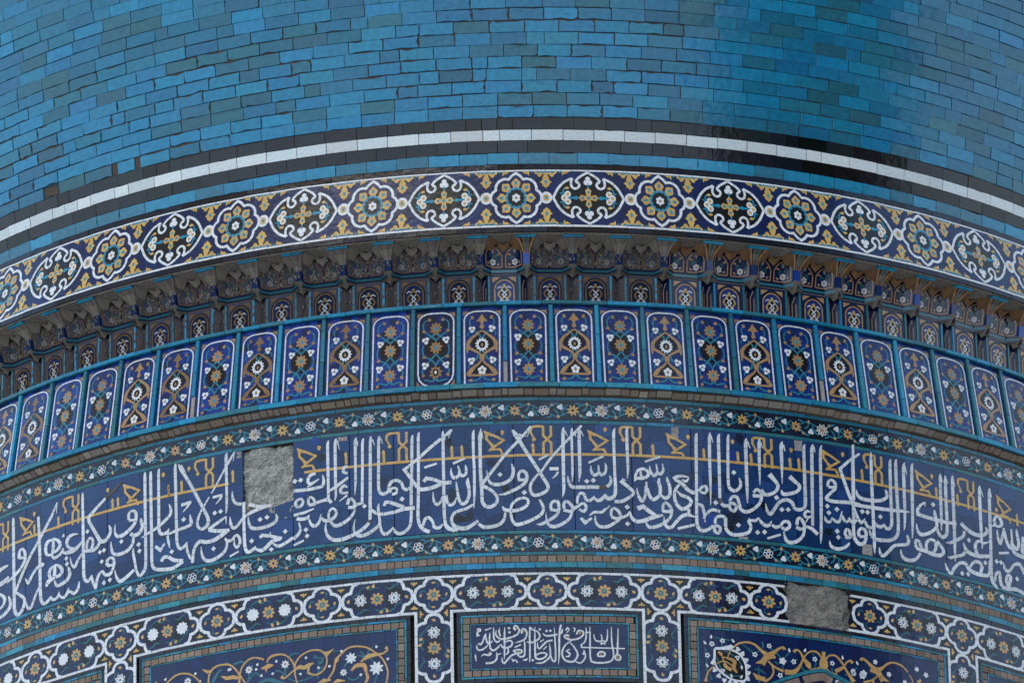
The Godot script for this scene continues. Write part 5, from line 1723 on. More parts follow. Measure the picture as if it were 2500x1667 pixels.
func build_vine(label: String, mid: float, t0: float, t1: float, anchors: Array, flip: float) -> void:
	var t := thing("flower_vine_border", label, "border", "flower vine borders of the inscription")
	var bed := lbag()
	bed.bar(-4.9, 4.9, SCRIPT_Y + t0 - 0.031, SCRIPT_Y + t1 + 0.031, -0.004, -0.12, BED, 0.1)
	put("mortar_bed", bed, M.bed, t)
	var g := lbag()
	mosaic(g, -4.9, 4.9, SCRIPT_Y + t0, SCRIPT_Y + t1, 0.11, 0.055, [INK, INK * 0.8, INK * 1.25], 0.2, 0.0005)
	put("dark_ground_tiles", g, M.mosaic, t).set_meta("kind", "stuff")
	strip(t, "turquoise_strip_tile", -4.9, 4.9, t1, t1 + 0.030, [0.22, 0.3, 0.17, 0.36], TUR, M.glaze, 0.003)
	strip(t, "turquoise_strip_tile", -4.9, 4.9, t0 - 0.030, t0, [0.22, 0.3, 0.17, 0.36], TUR if t0 > 0 else TUR_MIX.slice(0, 3), M.glaze, 0.003)
	var kit: Array = [[], [], []]
	for k in range(3):
		for i in range(3):
			kit[k].append(make_flower(t, k))
	var pos := knots(anchors)
	# vine pieces: drawn once, from one blossom to the next (the second kind is the first upside down)
	var vines: Array = []
	for s in [1.0, -1.0]:
		for i in range(2):
			var v := hold("vine_spray", t)
			var y := SCRIPT_Y
			var st := TEAL.lerp(SKYBLUE, 0.25) * 1.1 * rng.randf_range(0.8, 1.0)
			var bow := func(q: String) -> Array:
				var out: Array = []
				for z in q.split(" ", false):
					var f: PackedStringArray = z.split(",")
					out.append(Vector3(float(f[0]) * 0.001, y + s * float(f[1]) * 0.001, float(f[2]) * 0.001))
				return out
			drawn("teal_stem", v, smooth(bow.call("20,-6,6 62,-40,12 104,-48,11 150,-34,12 196,-6,8"), 0.012), 0.0014, st, M.mosaic, lbag, 0.12)
			drawn("teal_leaf", v, smooth(bow.call("112,-46,5 104,-24,12 92,-4,16 70,8,6"), 0.012), 0.0015, st, M.mosaic, lbag, 0.12)
			drawn("teal_leaf", v, smooth(bow.call("30,8,6 50,34,17 84,54,19 112,60,5"), 0.012), 0.0016, st, M.mosaic, lbag, 0.12)
			drawn("teal_leaf", v, smooth(bow.call("146,-34,6 140,-10,13 156,24,18 186,48,6"), 0.012), 0.0017, st, M.mosaic, lbag, 0.12)
			drawn("teal_leaf", v, smooth(bow.call("186,-4,5 168,12,12 144,20,14 128,26,6"), 0.012), 0.0018, st, M.mosaic, lbag, 0.12)
			drawn("teal_leaf", v, smooth(bow.call("60,-38,4 48,-52,14 30,-58,12 16,-56,4"), 0.012), 0.0019, st, M.mosaic, lbag, 0.12)
			one("white_bud", v, bloom(0.124, y + s * 0.028, 0.026, 0.015, 3, 0.6, 0.5 if s > 0 else 2.2, 7), 0.0024, WHITE, M.mosaic, lbag)
			one("gold_bud", v, drop(0.108, y - s * 0.052, 0.022, 0.03, 0.3 if s > 0 else PI), 0.0026, GOLD.lerp(OCHRE * 1.4, rng.randf()), M.mosaic, lbag)
			one("gold_bud", v, drop(0.060, y + s * 0.046, 0.02, 0.026, 0.2 if s > 0 else PI), 0.0027, GOLD.lerp(OCHRE * 1.4, rng.randf()), M.mosaic, lbag)
			vines.append(v)
	for i in range(pos.size()):
		var x: float = pos[i][0]
		var ph: int = posmod(pos[i][1], 4)
		var kind: int = [0, 1, 2, 1][ph]
		var o := again(kit[kind][(i * 2 + ph) % 3], t, x / LOW_R)
		o.position.y = Bag.rise(SCRIPT_Y + mid) - Bag.rise(SCRIPT_Y)
		var v := again(vines[(i % 2) * 2 + (i / 2) % 2] if flip > 0 else vines[((i + 1) % 2) * 2 + (i / 2) % 2], t, (x + 0.0) / LOW_R)
		v.position.y = Bag.rise(SCRIPT_Y + mid) - Bag.rise(SCRIPT_Y)
	for o in kit[0] + kit[1] + kit[2] + vines:
		t.remove_child(o)
		o.free()

# ---------------------------------------------------------------- the great inscription
func rough_patch(bag: Bag, x0: float, x1: float, y0: float, y1: float, deep: float, amp: float, col: Color, seed_: int, step := 0.011) -> void:
	var f := FastNoiseLite.new()
	f.seed = seed_
	f.frequency = 5.0
	f.fractal_octaves = 5
	var f2 := FastNoiseLite.new()
	f2.seed = seed_ + 7
	f2.noise_type = FastNoiseLite.TYPE_CELLULAR
	f2.cellular_return_type = FastNoiseLite.RETURN_DISTANCE2_SUB
	f2.frequency = 9.0
	var nx := ceili((x1 - x0) / step)
	var ny := ceili((y1 - y0) / step)
	var hgt := func(p: Vector2) -> float:
		var a := f.get_noise_2d(p.x, p.y)
		var cr := clampf((f2.get_noise_2d(p.x + a * 0.06, p.y + a * 0.06) + 1.0) * 5.0, 0, 1)
		return deep + amp * (a * 1.3 - (1.0 - cr) * 0.35 + 0.25 * f.get_noise_2d(p.x * 4.0, p.y * 4.0))
	for i in range(nx):
		for j in range(ny):
			var p: Array = []
			var q: Array = []
			for z in [[0, 0], [1, 0], [1, 1], [0, 1]]:
				var u := Vector2(lerpf(x0, x1, float(i + z[0]) / nx), lerpf(y0, y1, float(j + z[1]) / ny))
				p.append(u)
				q.append(bag.at(u, hgt.call(u)))
			var o := bag.at(p[0], 1) - bag.at(p[0], 0)
			var shade := tone(col, 0.12, 0.03)
			bag.quad(q[0], q[1], q[2], q[3], o, shade)

func parse(p: String) -> Array:
	var q := line_of(p.substr(2))
	return smooth(q) if p[0] == "w" else straight(q)

func lift_to(p: Array) -> Array:
	var out: Array = []
	for q in p:
		out.append(Vector3(q.x, q.y + SCRIPT_Y, q.z))
	return out

func diamond(x: float, y: float, r: float) -> PackedVector2Array:
	var a := rng.randf_range(-0.12, 0.12)
	var out := PackedVector2Array()
	for i in range(4):
		var b := TAU * i / 4.0 + a
		out.append(Vector2(x + cos(b) * r * rng.randf_range(0.92, 1.06), y + sin(b) * r * rng.randf_range(0.92, 1.06)))
	return out

func pairs_of(s: String, k := 2) -> Array:
	var out: Array = []
	for q in s.split(" ", false):
		var f := q.split(",")
		var v: Array = []
		for z in f:
			v.append(float(z) * 0.001)
		out.append(v)
	return out

func build_inscription() -> void:
	var t := thing("great_inscription", "wide blue mosaic band with large interlaced white writing and a line of gold angular letters", "inscription")
	var bed := lbag()
	bed.bar(-4.9, 4.9, SCRIPT_Y, SCRIPT_Y + 0.867, -0.10, -0.4, BED, 0.1)
	put("mortar_bed", bed, M.bed, t)
	var hole := PackedVector2Array()
	for p in mm("-2188,871 -1975,866 -1766,867 -1770,277 -1840,275 -1846,324 -1917,340 -1935,373 -2049,385 -2134,420 -2189,430", 0.001):
		hole.append(Vector2(p.x, p.y + SCRIPT_Y))
	var g := lbag()
	var breaks: Array = [-4.244, -3.82, -3.397, -2.994, -2.183, -1.771, -1.321, -0.975, -0.603, -0.058, 0.402, 0.843, 1.305, 1.745, 2.145, 2.6, 3.47]
	mosaic(g, -4.9, 4.9, SCRIPT_Y, SCRIPT_Y + 0.867, 0.14, 0.124, [SCRIPT_BLUE, SCRIPT_BLUE * 0.88, SCRIPT_BLUE * 1.1, SCRIPT_BLUE, SCRIPT_BLUE * 0.9, SCRIPT_BLUE * 1.25, SCRIPT_BLUE * 0.7], 0.12, 0.0007, [hole], 0.0, -0.035, breaks)
	put("blue_ground_tiles", g, M.mosaic, t).set_meta("kind", "stuff")
	# odd tiles put in by repairers
	for q in pairs_of("-1543,715,50,43 -549,740,33,36 -548,731,27,43 -173,798,33,30 -525,306,33,67 -394,133,33,67 -232,555,50,30 -125,342,50,36 -472,107,50,49 -72,192,22,36 1316,474,22,55 1492,393,39,30 1483,464,33,43 1381,127,33,67 1618,148,72,80 1697,814,44,49 1640,676,44,55 1450,127,44,55 1587,67,66,36 1773,253,33,49 1445,330,44,36 1609,782,27,30 -1703,431,33,24 -1595,848,39,55 -1056,462,33,36 2410,144,44,43 1876,283,33,36"):
		var p := PackedVector2Array()
		for z in range(5):
			var a := TAU * z / 5.0 + rng.randf()
			p.append(Vector2(q[0] + cos(a) * q[2] * rng.randf_range(0.7, 1.2), SCRIPT_Y + q[1] + sin(a) * q[3] * rng.randf_range(0.7, 1.2)))
		var b := lbag()
		b.poly(p, 0.0008, -0.01, tone([INK * 1.2, INK, COBALT * 0.9, COBALT * 1.1, BLACK][rng.randi() % 5], 0.15))
		put("repair_tile", b, M.mosaic, t)
	var pat := lbag()
	rough_patch(pat, -2.225, -1.73, SCRIPT_Y + 0.23, SCRIPT_Y + 0.885, -0.030, 0.050, Color(0.55, 0.545, 0.50), 4)
	var pn := put("bare_plaster_patch", pat, M.mud, t)
	pn.set_meta("label", "hole of rough grey plaster where the tiles are lost")
	for q in pairs_of("-1374,841,36,18 1186,845,30,27 1185,803,30,24 2176,819,33,43 2737,49,44,46 1702,2,39,13 -2219,834,22,27"):
		var b := lbag()
		b.poly(brick_outline(q[0] - q[2], q[0] + q[2], SCRIPT_Y + q[1] - q[3], SCRIPT_Y + q[1] + q[3], 0.003), 0.0012, -0.01, tone(Color(0.45, 0.42, 0.39), 0.1))
		put("plaster_fill", b, M.mud, t)
	var i := 0
	for s in WORDS.split("\n", false):
		var b := lbag()
		stroke(b, lift_to(parse(s)), 0.0042 + 0.00011 * (i % 17), -0.002, WHITE * rng.randf_range(0.84, 1.0), 0.080, 0.0042, 0.08)
		put("white_letter_stroke", b, M.white, t)
		i += 1
	for q in pairs_of("-3588,497 -3463,294 -3424,300 -3445,211 -3422,31 -3366,42 -3257,332 -3095,271 -3088,215 -3793,281 -4052,345 -3801,329 -2690,389 -2421,390 -2371,393 -2040,270 -1983,279 -2110,106 -1834,140 -1948,11 -2430,99 -2795,146 -1755,540 -1708,542 -913,297 -1205,267 -1668,130 -1659,78 -162,454 19,303 495,395 545,402 799,191 799,55 1641,532 1488,270 1663,104 1980,364 2021,271 2073,277 1816,59 1872,68 2402,352 2413,300 2482,338 2479,157 2486,108 2704,355 2749,357 2862,340 3355,536 3693,317 3852,165 3612,23 3671,30 3972,206 4018,208 4185,113"):
		var b := lbag()
		b.poly(diamond(q[0], SCRIPT_Y + q[1], 0.021), 0.0064, -0.002, tone(WHITE * 0.97, 0.06, 0.02))
		put("white_letter_dot", b, M.white, t)
	for s in ["k -3414 732 25 -3329 778 27 -3253 835 10", "k 592 349 30 645 350 30", "k 1523 309 23 1535 274 27", "k -1163 148 27 -1170 122 26"]:
		var b := lbag()
		stroke(b, lift_to(parse(s)), 0.0035, -0.002, Color(0.17, 0.145, 0.12), 0.2)
		put("bare_letter_bed", b, M.clay, t)
	# gold angular writing: a long base line and letters standing on it
	var gx := -4.6
	var n := 0
	while gx < 4.7:
		var L := rng.randf_range(0.11, 0.2)
		if not (gx + L > -2.18 and gx < -1.77):
			var b := lbag()
			b.bar(gx, gx + L - 0.0025, SCRIPT_Y + 0.600 + 0.009 * sin(gx * 1.3), SCRIPT_Y + 0.621 + 0.009 * sin(gx * 1.3), 0.0032, -0.002, tone(GOLD * 0.97, 0.08, 0.04), 0.08)
			put("gold_base_line", b, M.mosaic, t)
		gx += L
	var letter := func(called: String, x: float, y: float, lines: Array, blobs: Array) -> void:
		var b := lbag()
		var d := 0.0036
		for s in lines:
			var q: Array = []
			for z in line_of(s):
				q.append(Vector3(x + z.x * 0.555, SCRIPT_Y + y + z.y * 0.625, z.z * 0.58))
			stroke(b, straight(q, 0.04), d, -0.002, GOLD, 0.07, 0.0022, 0.08)
			d += 0.00015
		for z in blobs:
			b.poly(disc(x + z[0] * 0.000555, SCRIPT_Y + y + z[1] * 0.000625, z[2] * 0.000555, z[2] * 0.000625, 9), d, -0.002, GOLD)
		put(called, b, M.mosaic, t)
	for q in pairs_of("-4474,581 -3710,591 -2465,609 -902,604 202,605 885,609 1925,600 2863,600 3737,576"):
		letter.call("gold_crossed_letter", q[0], q[1], ["-58 390 34 -56 262 34 50 165 34 50 0 36", "50 390 34 50 260 34 -56 165 34 -56 0 36", "-222 372 34 -170 384 36 -58 384 30"], [])
		letter.call("gold_hooked_letter", q[0] - 0.118, q[1] + 0.012, ["-10 350 44 -18 288 30 20 225 24 28 205 26"], [[26, 195, 27]])
	for q in pairs_of("-4171,614 -3101,599 -1594,605 -137,614 653,610 1257,610 2509,615 3341,591 4142,565"):
		letter.call("gold_zigzag_letter", q[0], q[1], ["-262 330 10 -226 290 56 -128 262 32 12 194 32 -128 108 32 -198 66 12", "-190 66 24 -130 78 30 -38 76 30 0 0 30", "-226 276 36 -224 216 34 -168 156 34 -148 136 36"], [[-148, 132, 24]])
	for q in pairs_of("-4147,608 -3888,602 -3346,608 -3293,608 -2827,605 -2827,604 -2710,615 -2268,615 -1347,628 -1052,611 -527,607 -450,606 92,606 1009,616 1407,610 1677,608 1783,605 2102,607 2175,614 2715,607 3393,590 3599,580 4218,564"):
		letter.call("gold_upright_letter", q[0], q[1], ["-4 165 12 0 140 34 4 0 36", "-22 142 10 -8 120 30 0 110 30"], [])
	for q in pairs_of("-4150,797 -3393,793 -2874,799 -2646,801 -1560,790 -140,800 644,823 1285,795 1637,787 2114,774 2551,803 3356,773 3996,641"):
		var b := lbag()
		b.poly(drop(q[0], SCRIPT_Y + q[1], 0.030, 0.042, PI), 0.0036, -0.002, tone(GOLD))
		put("gold_letter_dot", b, M.mosaic, t)

# ---------------------------------------------------------------- brick course and the frame of small cartouches
func build_string_course() -> void:
	var t := thing("brick_string_course", "thin course of bare tan brick ends below the lower vine border, edged in turquoise", "brick course")
	var bed := lbag()
	bed.bar(-4.9, 4.9, SCRIPT_Y - 0.308, SCRIPT_Y - 0.205, -0.006, -0.12, BED * 1.3, 0.1)
	put("mortar_bed", bed, M.mud, t)
	strip(t, "brick", -4.9, 4.9, -0.261, -0.205, [0.064, 0.068, 0.06, 0.072], CLAYS, M.clay, 0.002, 0.004, 0.0012, [], 0.12, 0.005)
	strip(t, "turquoise_strip_tile", -4.9, 4.9, -0.307, -0.261, [0.15, 0.1, 0.12, 0.2], TUR_MIX, M.glaze, 0.004, 0.0015, 0.0005)

func frame_flower(parent: Node, x: float, y: float, kind: int, ring := 0.040) -> void:
	var mk := func() -> Bag: return low_bag_at(0.0)
	if kind == 0:
		var f := one("gold_flower", parent, bloom(x, y, ring, ring * 0.55, 8, 0.5, 0.2, 8, 0.06), 0.0022, tone(GOLD.lerp(OCHRE * 1.3, rng.randf_range(0, 0.4)), 0.1), M.mosaic, lbag)
		one("teal_heart", f, bloom(x, y, ring * 0.42, ring * 0.34, 7, 0.5), 0.0032, TEAL * 1.1, M.mosaic, lbag)
		one("gold_eye", f, disc(x, y, ring * 0.12, ring * 0.12, 7), 0.0040, GOLD, M.mosaic, lbag)
	elif kind == 1:
		var f := one("white_flower", parent, bloom(x, y, ring, ring * 0.6, 8, 0.55, 0.4, 8, 0.06), 0.0022, WHITE, M.mosaic, lbag)
		for i in range(8):
			var a := TAU * i / 8.0 + 0.4
			one("petal_seed", f, leaf(x + sin(a) * ring * 0.66, y + cos(a) * ring * 0.66, ring * 0.18, ring * 0.42, -a), 0.0032, [OCHRE, BLACK, COBALT * 0.3][i % 3], M.mosaic, lbag)
		one("teal_heart", f, drop(x, y, ring * 0.36, ring * 0.5), 0.0034, TEAL * 0.8, M.mosaic, lbag)
	else:
		one("white_star", parent, bloom(x, y, ring * 1.05, ring * 0.82, 10, 0.9, 0.2), 0.0022, WHITE, M.mosaic, lbag)

func make_quatrefoil(parent: Node) -> Node3D:
	var r := hold("quatrefoil", parent)
	var q := mm("0,141 42,130 66,104 72,80 104,72 134,48 146,0")
	var full := PackedVector2Array()
	for s in [[1, 1], [1, -1], [-1, -1], [-1, 1]]:
		var seg := PackedVector2Array()
		for p in q:
			seg.append(Vector2(p.x * s[0], p.y * s[1] + SCRIPT_Y))
		if s[0] * s[1] < 0:
			seg.reverse()
		for k in range(seg.size() - 1):
			full.append(seg[k])
	one("blue_field", r, full, 0.0008, NAVY * 0.9, M.mosaic, lbag)
	drawn("white_outline", r, straight(path(full, 0.0235, true), 0.03), 0.0020, WHITE, M.mosaic, lbag, 0.075, true)
	frame_flower(r, 0, SCRIPT_Y, 0, 0.056)
	for k in range(4):
		var a := TAU * k / 4.0
		one("gold_bud", r, leaf(sin(a) * 0.098, SCRIPT_Y + cos(a) * 0.098, 0.02, 0.034, a + PI / 2 if k % 2 == 0 else a + 1.2), 0.0022, GOLD, M.mosaic, lbag)
		drawn("teal_leaf", r, smooth([Vector3(sin(a + 0.5) * 0.06, SCRIPT_Y + cos(a + 0.5) * 0.06, 0.004), Vector3(sin(a + 0.4) * 0.092, SCRIPT_Y + cos(a + 0.4) * 0.092, 0.013), Vector3(sin(a + 0.1) * 0.108, SCRIPT_Y + cos(a + 0.1) * 0.108, 0.004)], 0.012), 0.0014, TEAL * 0.8, M.mosaic, lbag, 0.1)
	return r

func make_long(parent: Node, kind: int, upright := false) -> Node3D:
	var r := hold("long_cartouche", parent)
	var q := mm("0,138 150,137 184,128 200,96 206,66 236,60 262,40 272,0")
	var full := PackedVector2Array()
	for s in [[1, 1], [1, -1], [-1, -1], [-1, 1]]:
		var seg := PackedVector2Array()
		for p in q:
			seg.append(Vector2(p.x * s[0], p.y * s[1]))
		if s[0] * s[1] < 0:
			seg.reverse()
		for k in range(seg.size() - 1):
			full.append(seg[k])
	var turn := func(p: Vector2) -> Vector2: return (Vector2(p.y, p.x) if upright else p) + Vector2(0, SCRIPT_Y)
	var pts := PackedVector2Array()
	for p in full:
		pts.append(turn.call(p))
	one("blue_field", r, pts, 0.0009, NAVY * 0.85, M.mosaic, lbag)
	for sx in [-1.0, 1.0]:
		var side: Array = []
		for s in [1.0, -1.0]:
			var part := mm("150,137 184,128 200,96 206,66 236,60 262,40 272,0")
			if s < 0:
				part.reverse()
			for p in part:
				var u: Vector2 = turn.call(Vector2(p.x * sx, p.y * s))
				side.append(Vector3(u.x, u.y, 0.0235))
		drawn("white_outline", r, straight(side, 0.03), 0.0021, WHITE, M.mosaic, lbag, 0.075)
	var kinds: Array = [[2, 0, 2], [1, 0, 1]][kind]
	for i in range(3):
		var c: Vector2 = turn.call(Vector2((i - 1) * (0.130 if not upright else 0.125), 0.0))
		frame_flower(r, c.x, c.y, kinds[i], 0.054 if i == 1 else 0.050)
	for q2 in ["-190,10,4 -175,45,12 -130,62,8", "-150,70,4 -95,104,14 -60,80,12 -20,96,10 20,80,5", "190,-10,4 175,-45,12 130,-62,8", "150,-70,4 95,-104,14 60,-80,12 20,-96,10 -20,-80,5", "60,92,4 100,76,14 130,98,14 165,112,5", "-60,-92,4 -100,-76,14 -130,-98,14 -165,-112,5"]:
		var line: Array = []
		for z in q2.split(" ", false):
			var f: PackedStringArray = z.split(",")
			var u: Vector2 = turn.call(Vector2(float(f[0]), float(f[1])) * 0.001)
			line.append(Vector3(u.x, u.y, float(f[2]) * 0.001))
		drawn("teal_leaf", r, smooth(line, 0.012), 0.0015, TEAL * rng.randf_range(0.7, 0.95), M.mosaic, lbag, 0.1)
	for q2 in [[-225, 0], [225, 0], [-70, 100], [-30, 108], [30, -108], [75, -100]]:
		var u: Vector2 = turn.call(Vector2(q2[0], q2[1]) * 0.001)
		one("gold_bud", r, drop(u.x, u.y, 0.024, 0.034, rng.randf_range(-1.2, 1.2)), 0.0023, tone(GOLD, 0.15), M.mosaic, lbag)
	return r

func fleur(parent: Node, x: float, y: float, turn: float) -> void:
	var b := lbag()
	var p := PackedVector2Array()
	for q in mm("0,-20 10,-6 28,4 22,14 8,8 0,18 -8,8 -22,14 -28,4 -10,-6"):
		p.append(Vector2(x, y) + q.rotated(turn))
	b.poly(p, 0.0018, 0, tone(GOLD, 0.15))
	put("gold_fleur", b, M.mosaic, parent)

func build_frame() -> void:
	var t := thing("cartouche_frame", "dark mosaic frame of white outlined cartouches and quatrefoils running over and between the wall panels", "frame")
	var bed := lbag()
	bed.bar(-4.9, 4.9, SCRIPT_Y - 1.40, SCRIPT_Y - 0.307, -0.07, -0.3, BED, 0.1)
	put("mortar_bed", bed, M.bed, t)
	var gap := [Vector2(2.041, 2.588)]
	var gone := PackedVector2Array([Vector2(2.043, SCRIPT_Y - 0.2), Vector2(2.591, SCRIPT_Y - 0.2), Vector2(2.582, SCRIPT_Y - 0.69), Vector2(2.038, SCRIPT_Y - 0.665)])
	strip(t, "dark_strip_tile", -4.9, 4.9, -0.344, -0.307, [0.1, 0.13, 0.08], DARKS, M.glaze, 0.002, 0.001, 0, gap, 0.2)
	strip(t, "white_strip_tile", -4.9, 4.9, -0.365, -0.344, [0.075, 0.09, 0.06, 0.1], [WHITE, WHITE * 0.9], M.white, 0.003, 0.001, 0, gap, 0.06)
	var g := lbag()
	mosaic(g, -4.9, 4.9, SCRIPT_Y - 0.622, SCRIPT_Y - 0.365, 0.09, 0.064, [INK * 0.7, BLACK, INK * 0.9], 0.2, 0.0006, [gone])
	var legs := [-3.265, -0.682, 1.040, 3.584]
	for x in legs:
		mosaic(g, x - 0.13, x + 0.13, SCRIPT_Y - 1.40, SCRIPT_Y - 0.622, 0.065, 0.07, [INK * 0.7, BLACK, INK * 0.9], 0.2, 0.0006)
	put("dark_ground_tiles", g, M.mosaic, t).set_meta("kind", "stuff")
	for i in range(legs.size() + 1):
		var a: float = -4.9 if i == 0 else legs[i - 1] + 0.142
		var b: float = 4.9 if i == legs.size() else legs[i] - 0.142
		strip(t, "white_strip_tile", a, b, -0.645, -0.622, [0.075, 0.09, 0.06, 0.1], [WHITE, WHITE * 0.9], M.white, 0.003, 0.001, 0, gap, 0.06)
	for x in legs:
		for s in [-1.0, 1.0]:
			var y := -0.6225
			while y > -1.38:
				var h := rng.randf_range(0.06, 0.12)
				var b := lbag()
				var cx: float = x + s * 0.136
				b.slab(PackedVector2Array([Vector2(cx - 0.0115, SCRIPT_Y + y - h + 0.0025), Vector2(cx + 0.0115, SCRIPT_Y + y - h + 0.0025), Vector2(cx + 0.0115, SCRIPT_Y + y), Vector2(cx - 0.0115, SCRIPT_Y + y)]), 0.0032, -0.01, 0.001, tone(WHITE, 0.06, 0.02), WHITE)
				put("white_strip_tile", b, M.white, t)
				y -= h
	var quat: Array = [make_quatrefoil(t), make_quatrefoil(t)]
	var plain: Array = [make_long(t, 0), make_long(t, 0)]
	var rich: Array = [make_long(t, 1), make_long(t, 1)]
	var tall := make_long(t, 1, true)
	for k in range(-9, 13):
		var x := -0.682 + 0.4305 * mini(k, 4) + 0.4240 * maxi(k - 4, 0)
		var mid := -0.4935
		var o: Node3D
		if posmod(k, 2) == 0:
			o = again(quat[posmod(k / 2, 2)], t, x / LOW_R)
		elif k == 7:
			continue
		else:
			o = again((plain if k < -2 else rich)[posmod(k / 2, 2)], t, x / LOW_R)
		o.position.y = Bag.rise(SCRIPT_Y + mid) - Bag.rise(SCRIPT_Y)
		for s in [-1.0, 1.0]:
			if k == 6 and s > 0:
				continue
			var fx: float = x + s * (0.148 if posmod(k, 2) == 0 else 0.276)
			if posmod(k, 2) == 0:
				fleur(t, fx, SCRIPT_Y + mid + 0.096, 0.0)
				fleur(t, fx, SCRIPT_Y + mid - 0.096, PI)
	for x in legs:
		var o := again(tall, t, x / LOW_R)
		o.position.y = Bag.rise(SCRIPT_Y - 0.9173) - Bag.rise(SCRIPT_Y)
		for s in [-1.0, 1.0]:
			fleur(t, x + s * 0.095, SCRIPT_Y - 0.4935 - 0.15, -s * PI / 2)
	for o in quat + plain + rich + [tall]:
		t.remove_child(o)
		o.free()
	var pat := lbag()
	rough_patch(pat, 2.025, 2.605, SCRIPT_Y - 0.70, SCRIPT_Y - 0.290, -0.022, 0.040, Color(0.36, 0.335, 0.305), 21)
	put("bare_plaster_patch", pat, M.mud, t).set_meta("label", "square of cracked grey mortar where a cartouche is lost")

# a panel's surround: dark strip, turquoise, bricks, turquoise
func surround(t: Node, xl: float, xr: float, top: float, foot: float, closed: bool) -> void:
	var rings := [[0.0, 0.030, 0], [0.030, 0.047, 1], [0.047, 0.099, 2], [0.099, 0.112, 1]]
	for q in rings:
		var a: float = q[0]
		var b: float = q[1]
		var cols: Array = [DARKS, TUR_MIX, CLAYS][q[2]]
		var mat: Material = [M.glaze, M.glaze, M.clay][q[2]]
		var lens: Array = [[0.1, 0.13, 0.08], [0.07, 0.1, 0.13, 0.05], [0.064, 0.068, 0.06]][q[2]]
		var called: String = ["dark_strip_tile", "turquoise_strip_tile", "brick"][q[2]]
		var gap: float = [0.002, 0.002, 0.006][q[2]]
		var dd: float = [0.002, 0.004, 0.003][q[2]]
		var bv: float = [0.001, 0.0015, 0.004][q[2]]
		var rg: float = [0.0, 0.0004, 0.0013][q[2]]
		strip(t, called, xl + a, xr - a, top - b, top - a, lens, cols, mat, dd, bv, rg, [], 0.14, gap)
		if closed:
			strip(t, called, xl + a, xr - a, foot + a, foot + b, lens, cols, mat, dd, bv, rg, [], 0.14, gap)
		for s in [-1.0, 1.0]:
			var xa: float = xl + a if s < 0 else xr - b
			var y := top - b
			var stop: float = foot + b if closed else foot
			var k := 0
			while y > stop + 0.01:
				var h: float = lens[(k + rng.randi()) % lens.size()]
				if q[2] == 2:
					h = rng.randf_range(0.056, 0.066)
				h = minf(h, y - stop)
				var bag := lbag()
				var col := tone(cols[rng.randi() % cols.size()], 0.14, 0.05)
				bag.slab(brick_outline(xa + gap / 2, xa + (b - a) - gap / 2, SCRIPT_Y + y - h + gap / 2, SCRIPT_Y + y - gap / 2, rg), dd, -0.012, bv, col, col)
				put(called, bag, mat, t)
				y -= h
				k += 1

func small_ground(t: Node, xl: float, xr: float, y0: float, y1: float) -> void:
	var g := lbag()
	mosaic(g, xl, xr, SCRIPT_Y + y0, SCRIPT_Y + y1, 0.11, 0.1, [NAVY * 0.9, NAVY, NAVY * 1.1], 0.12, 0.0006)
	put("blue_ground_tiles", g, M.mosaic, t).set_meta("kind", "stuff")

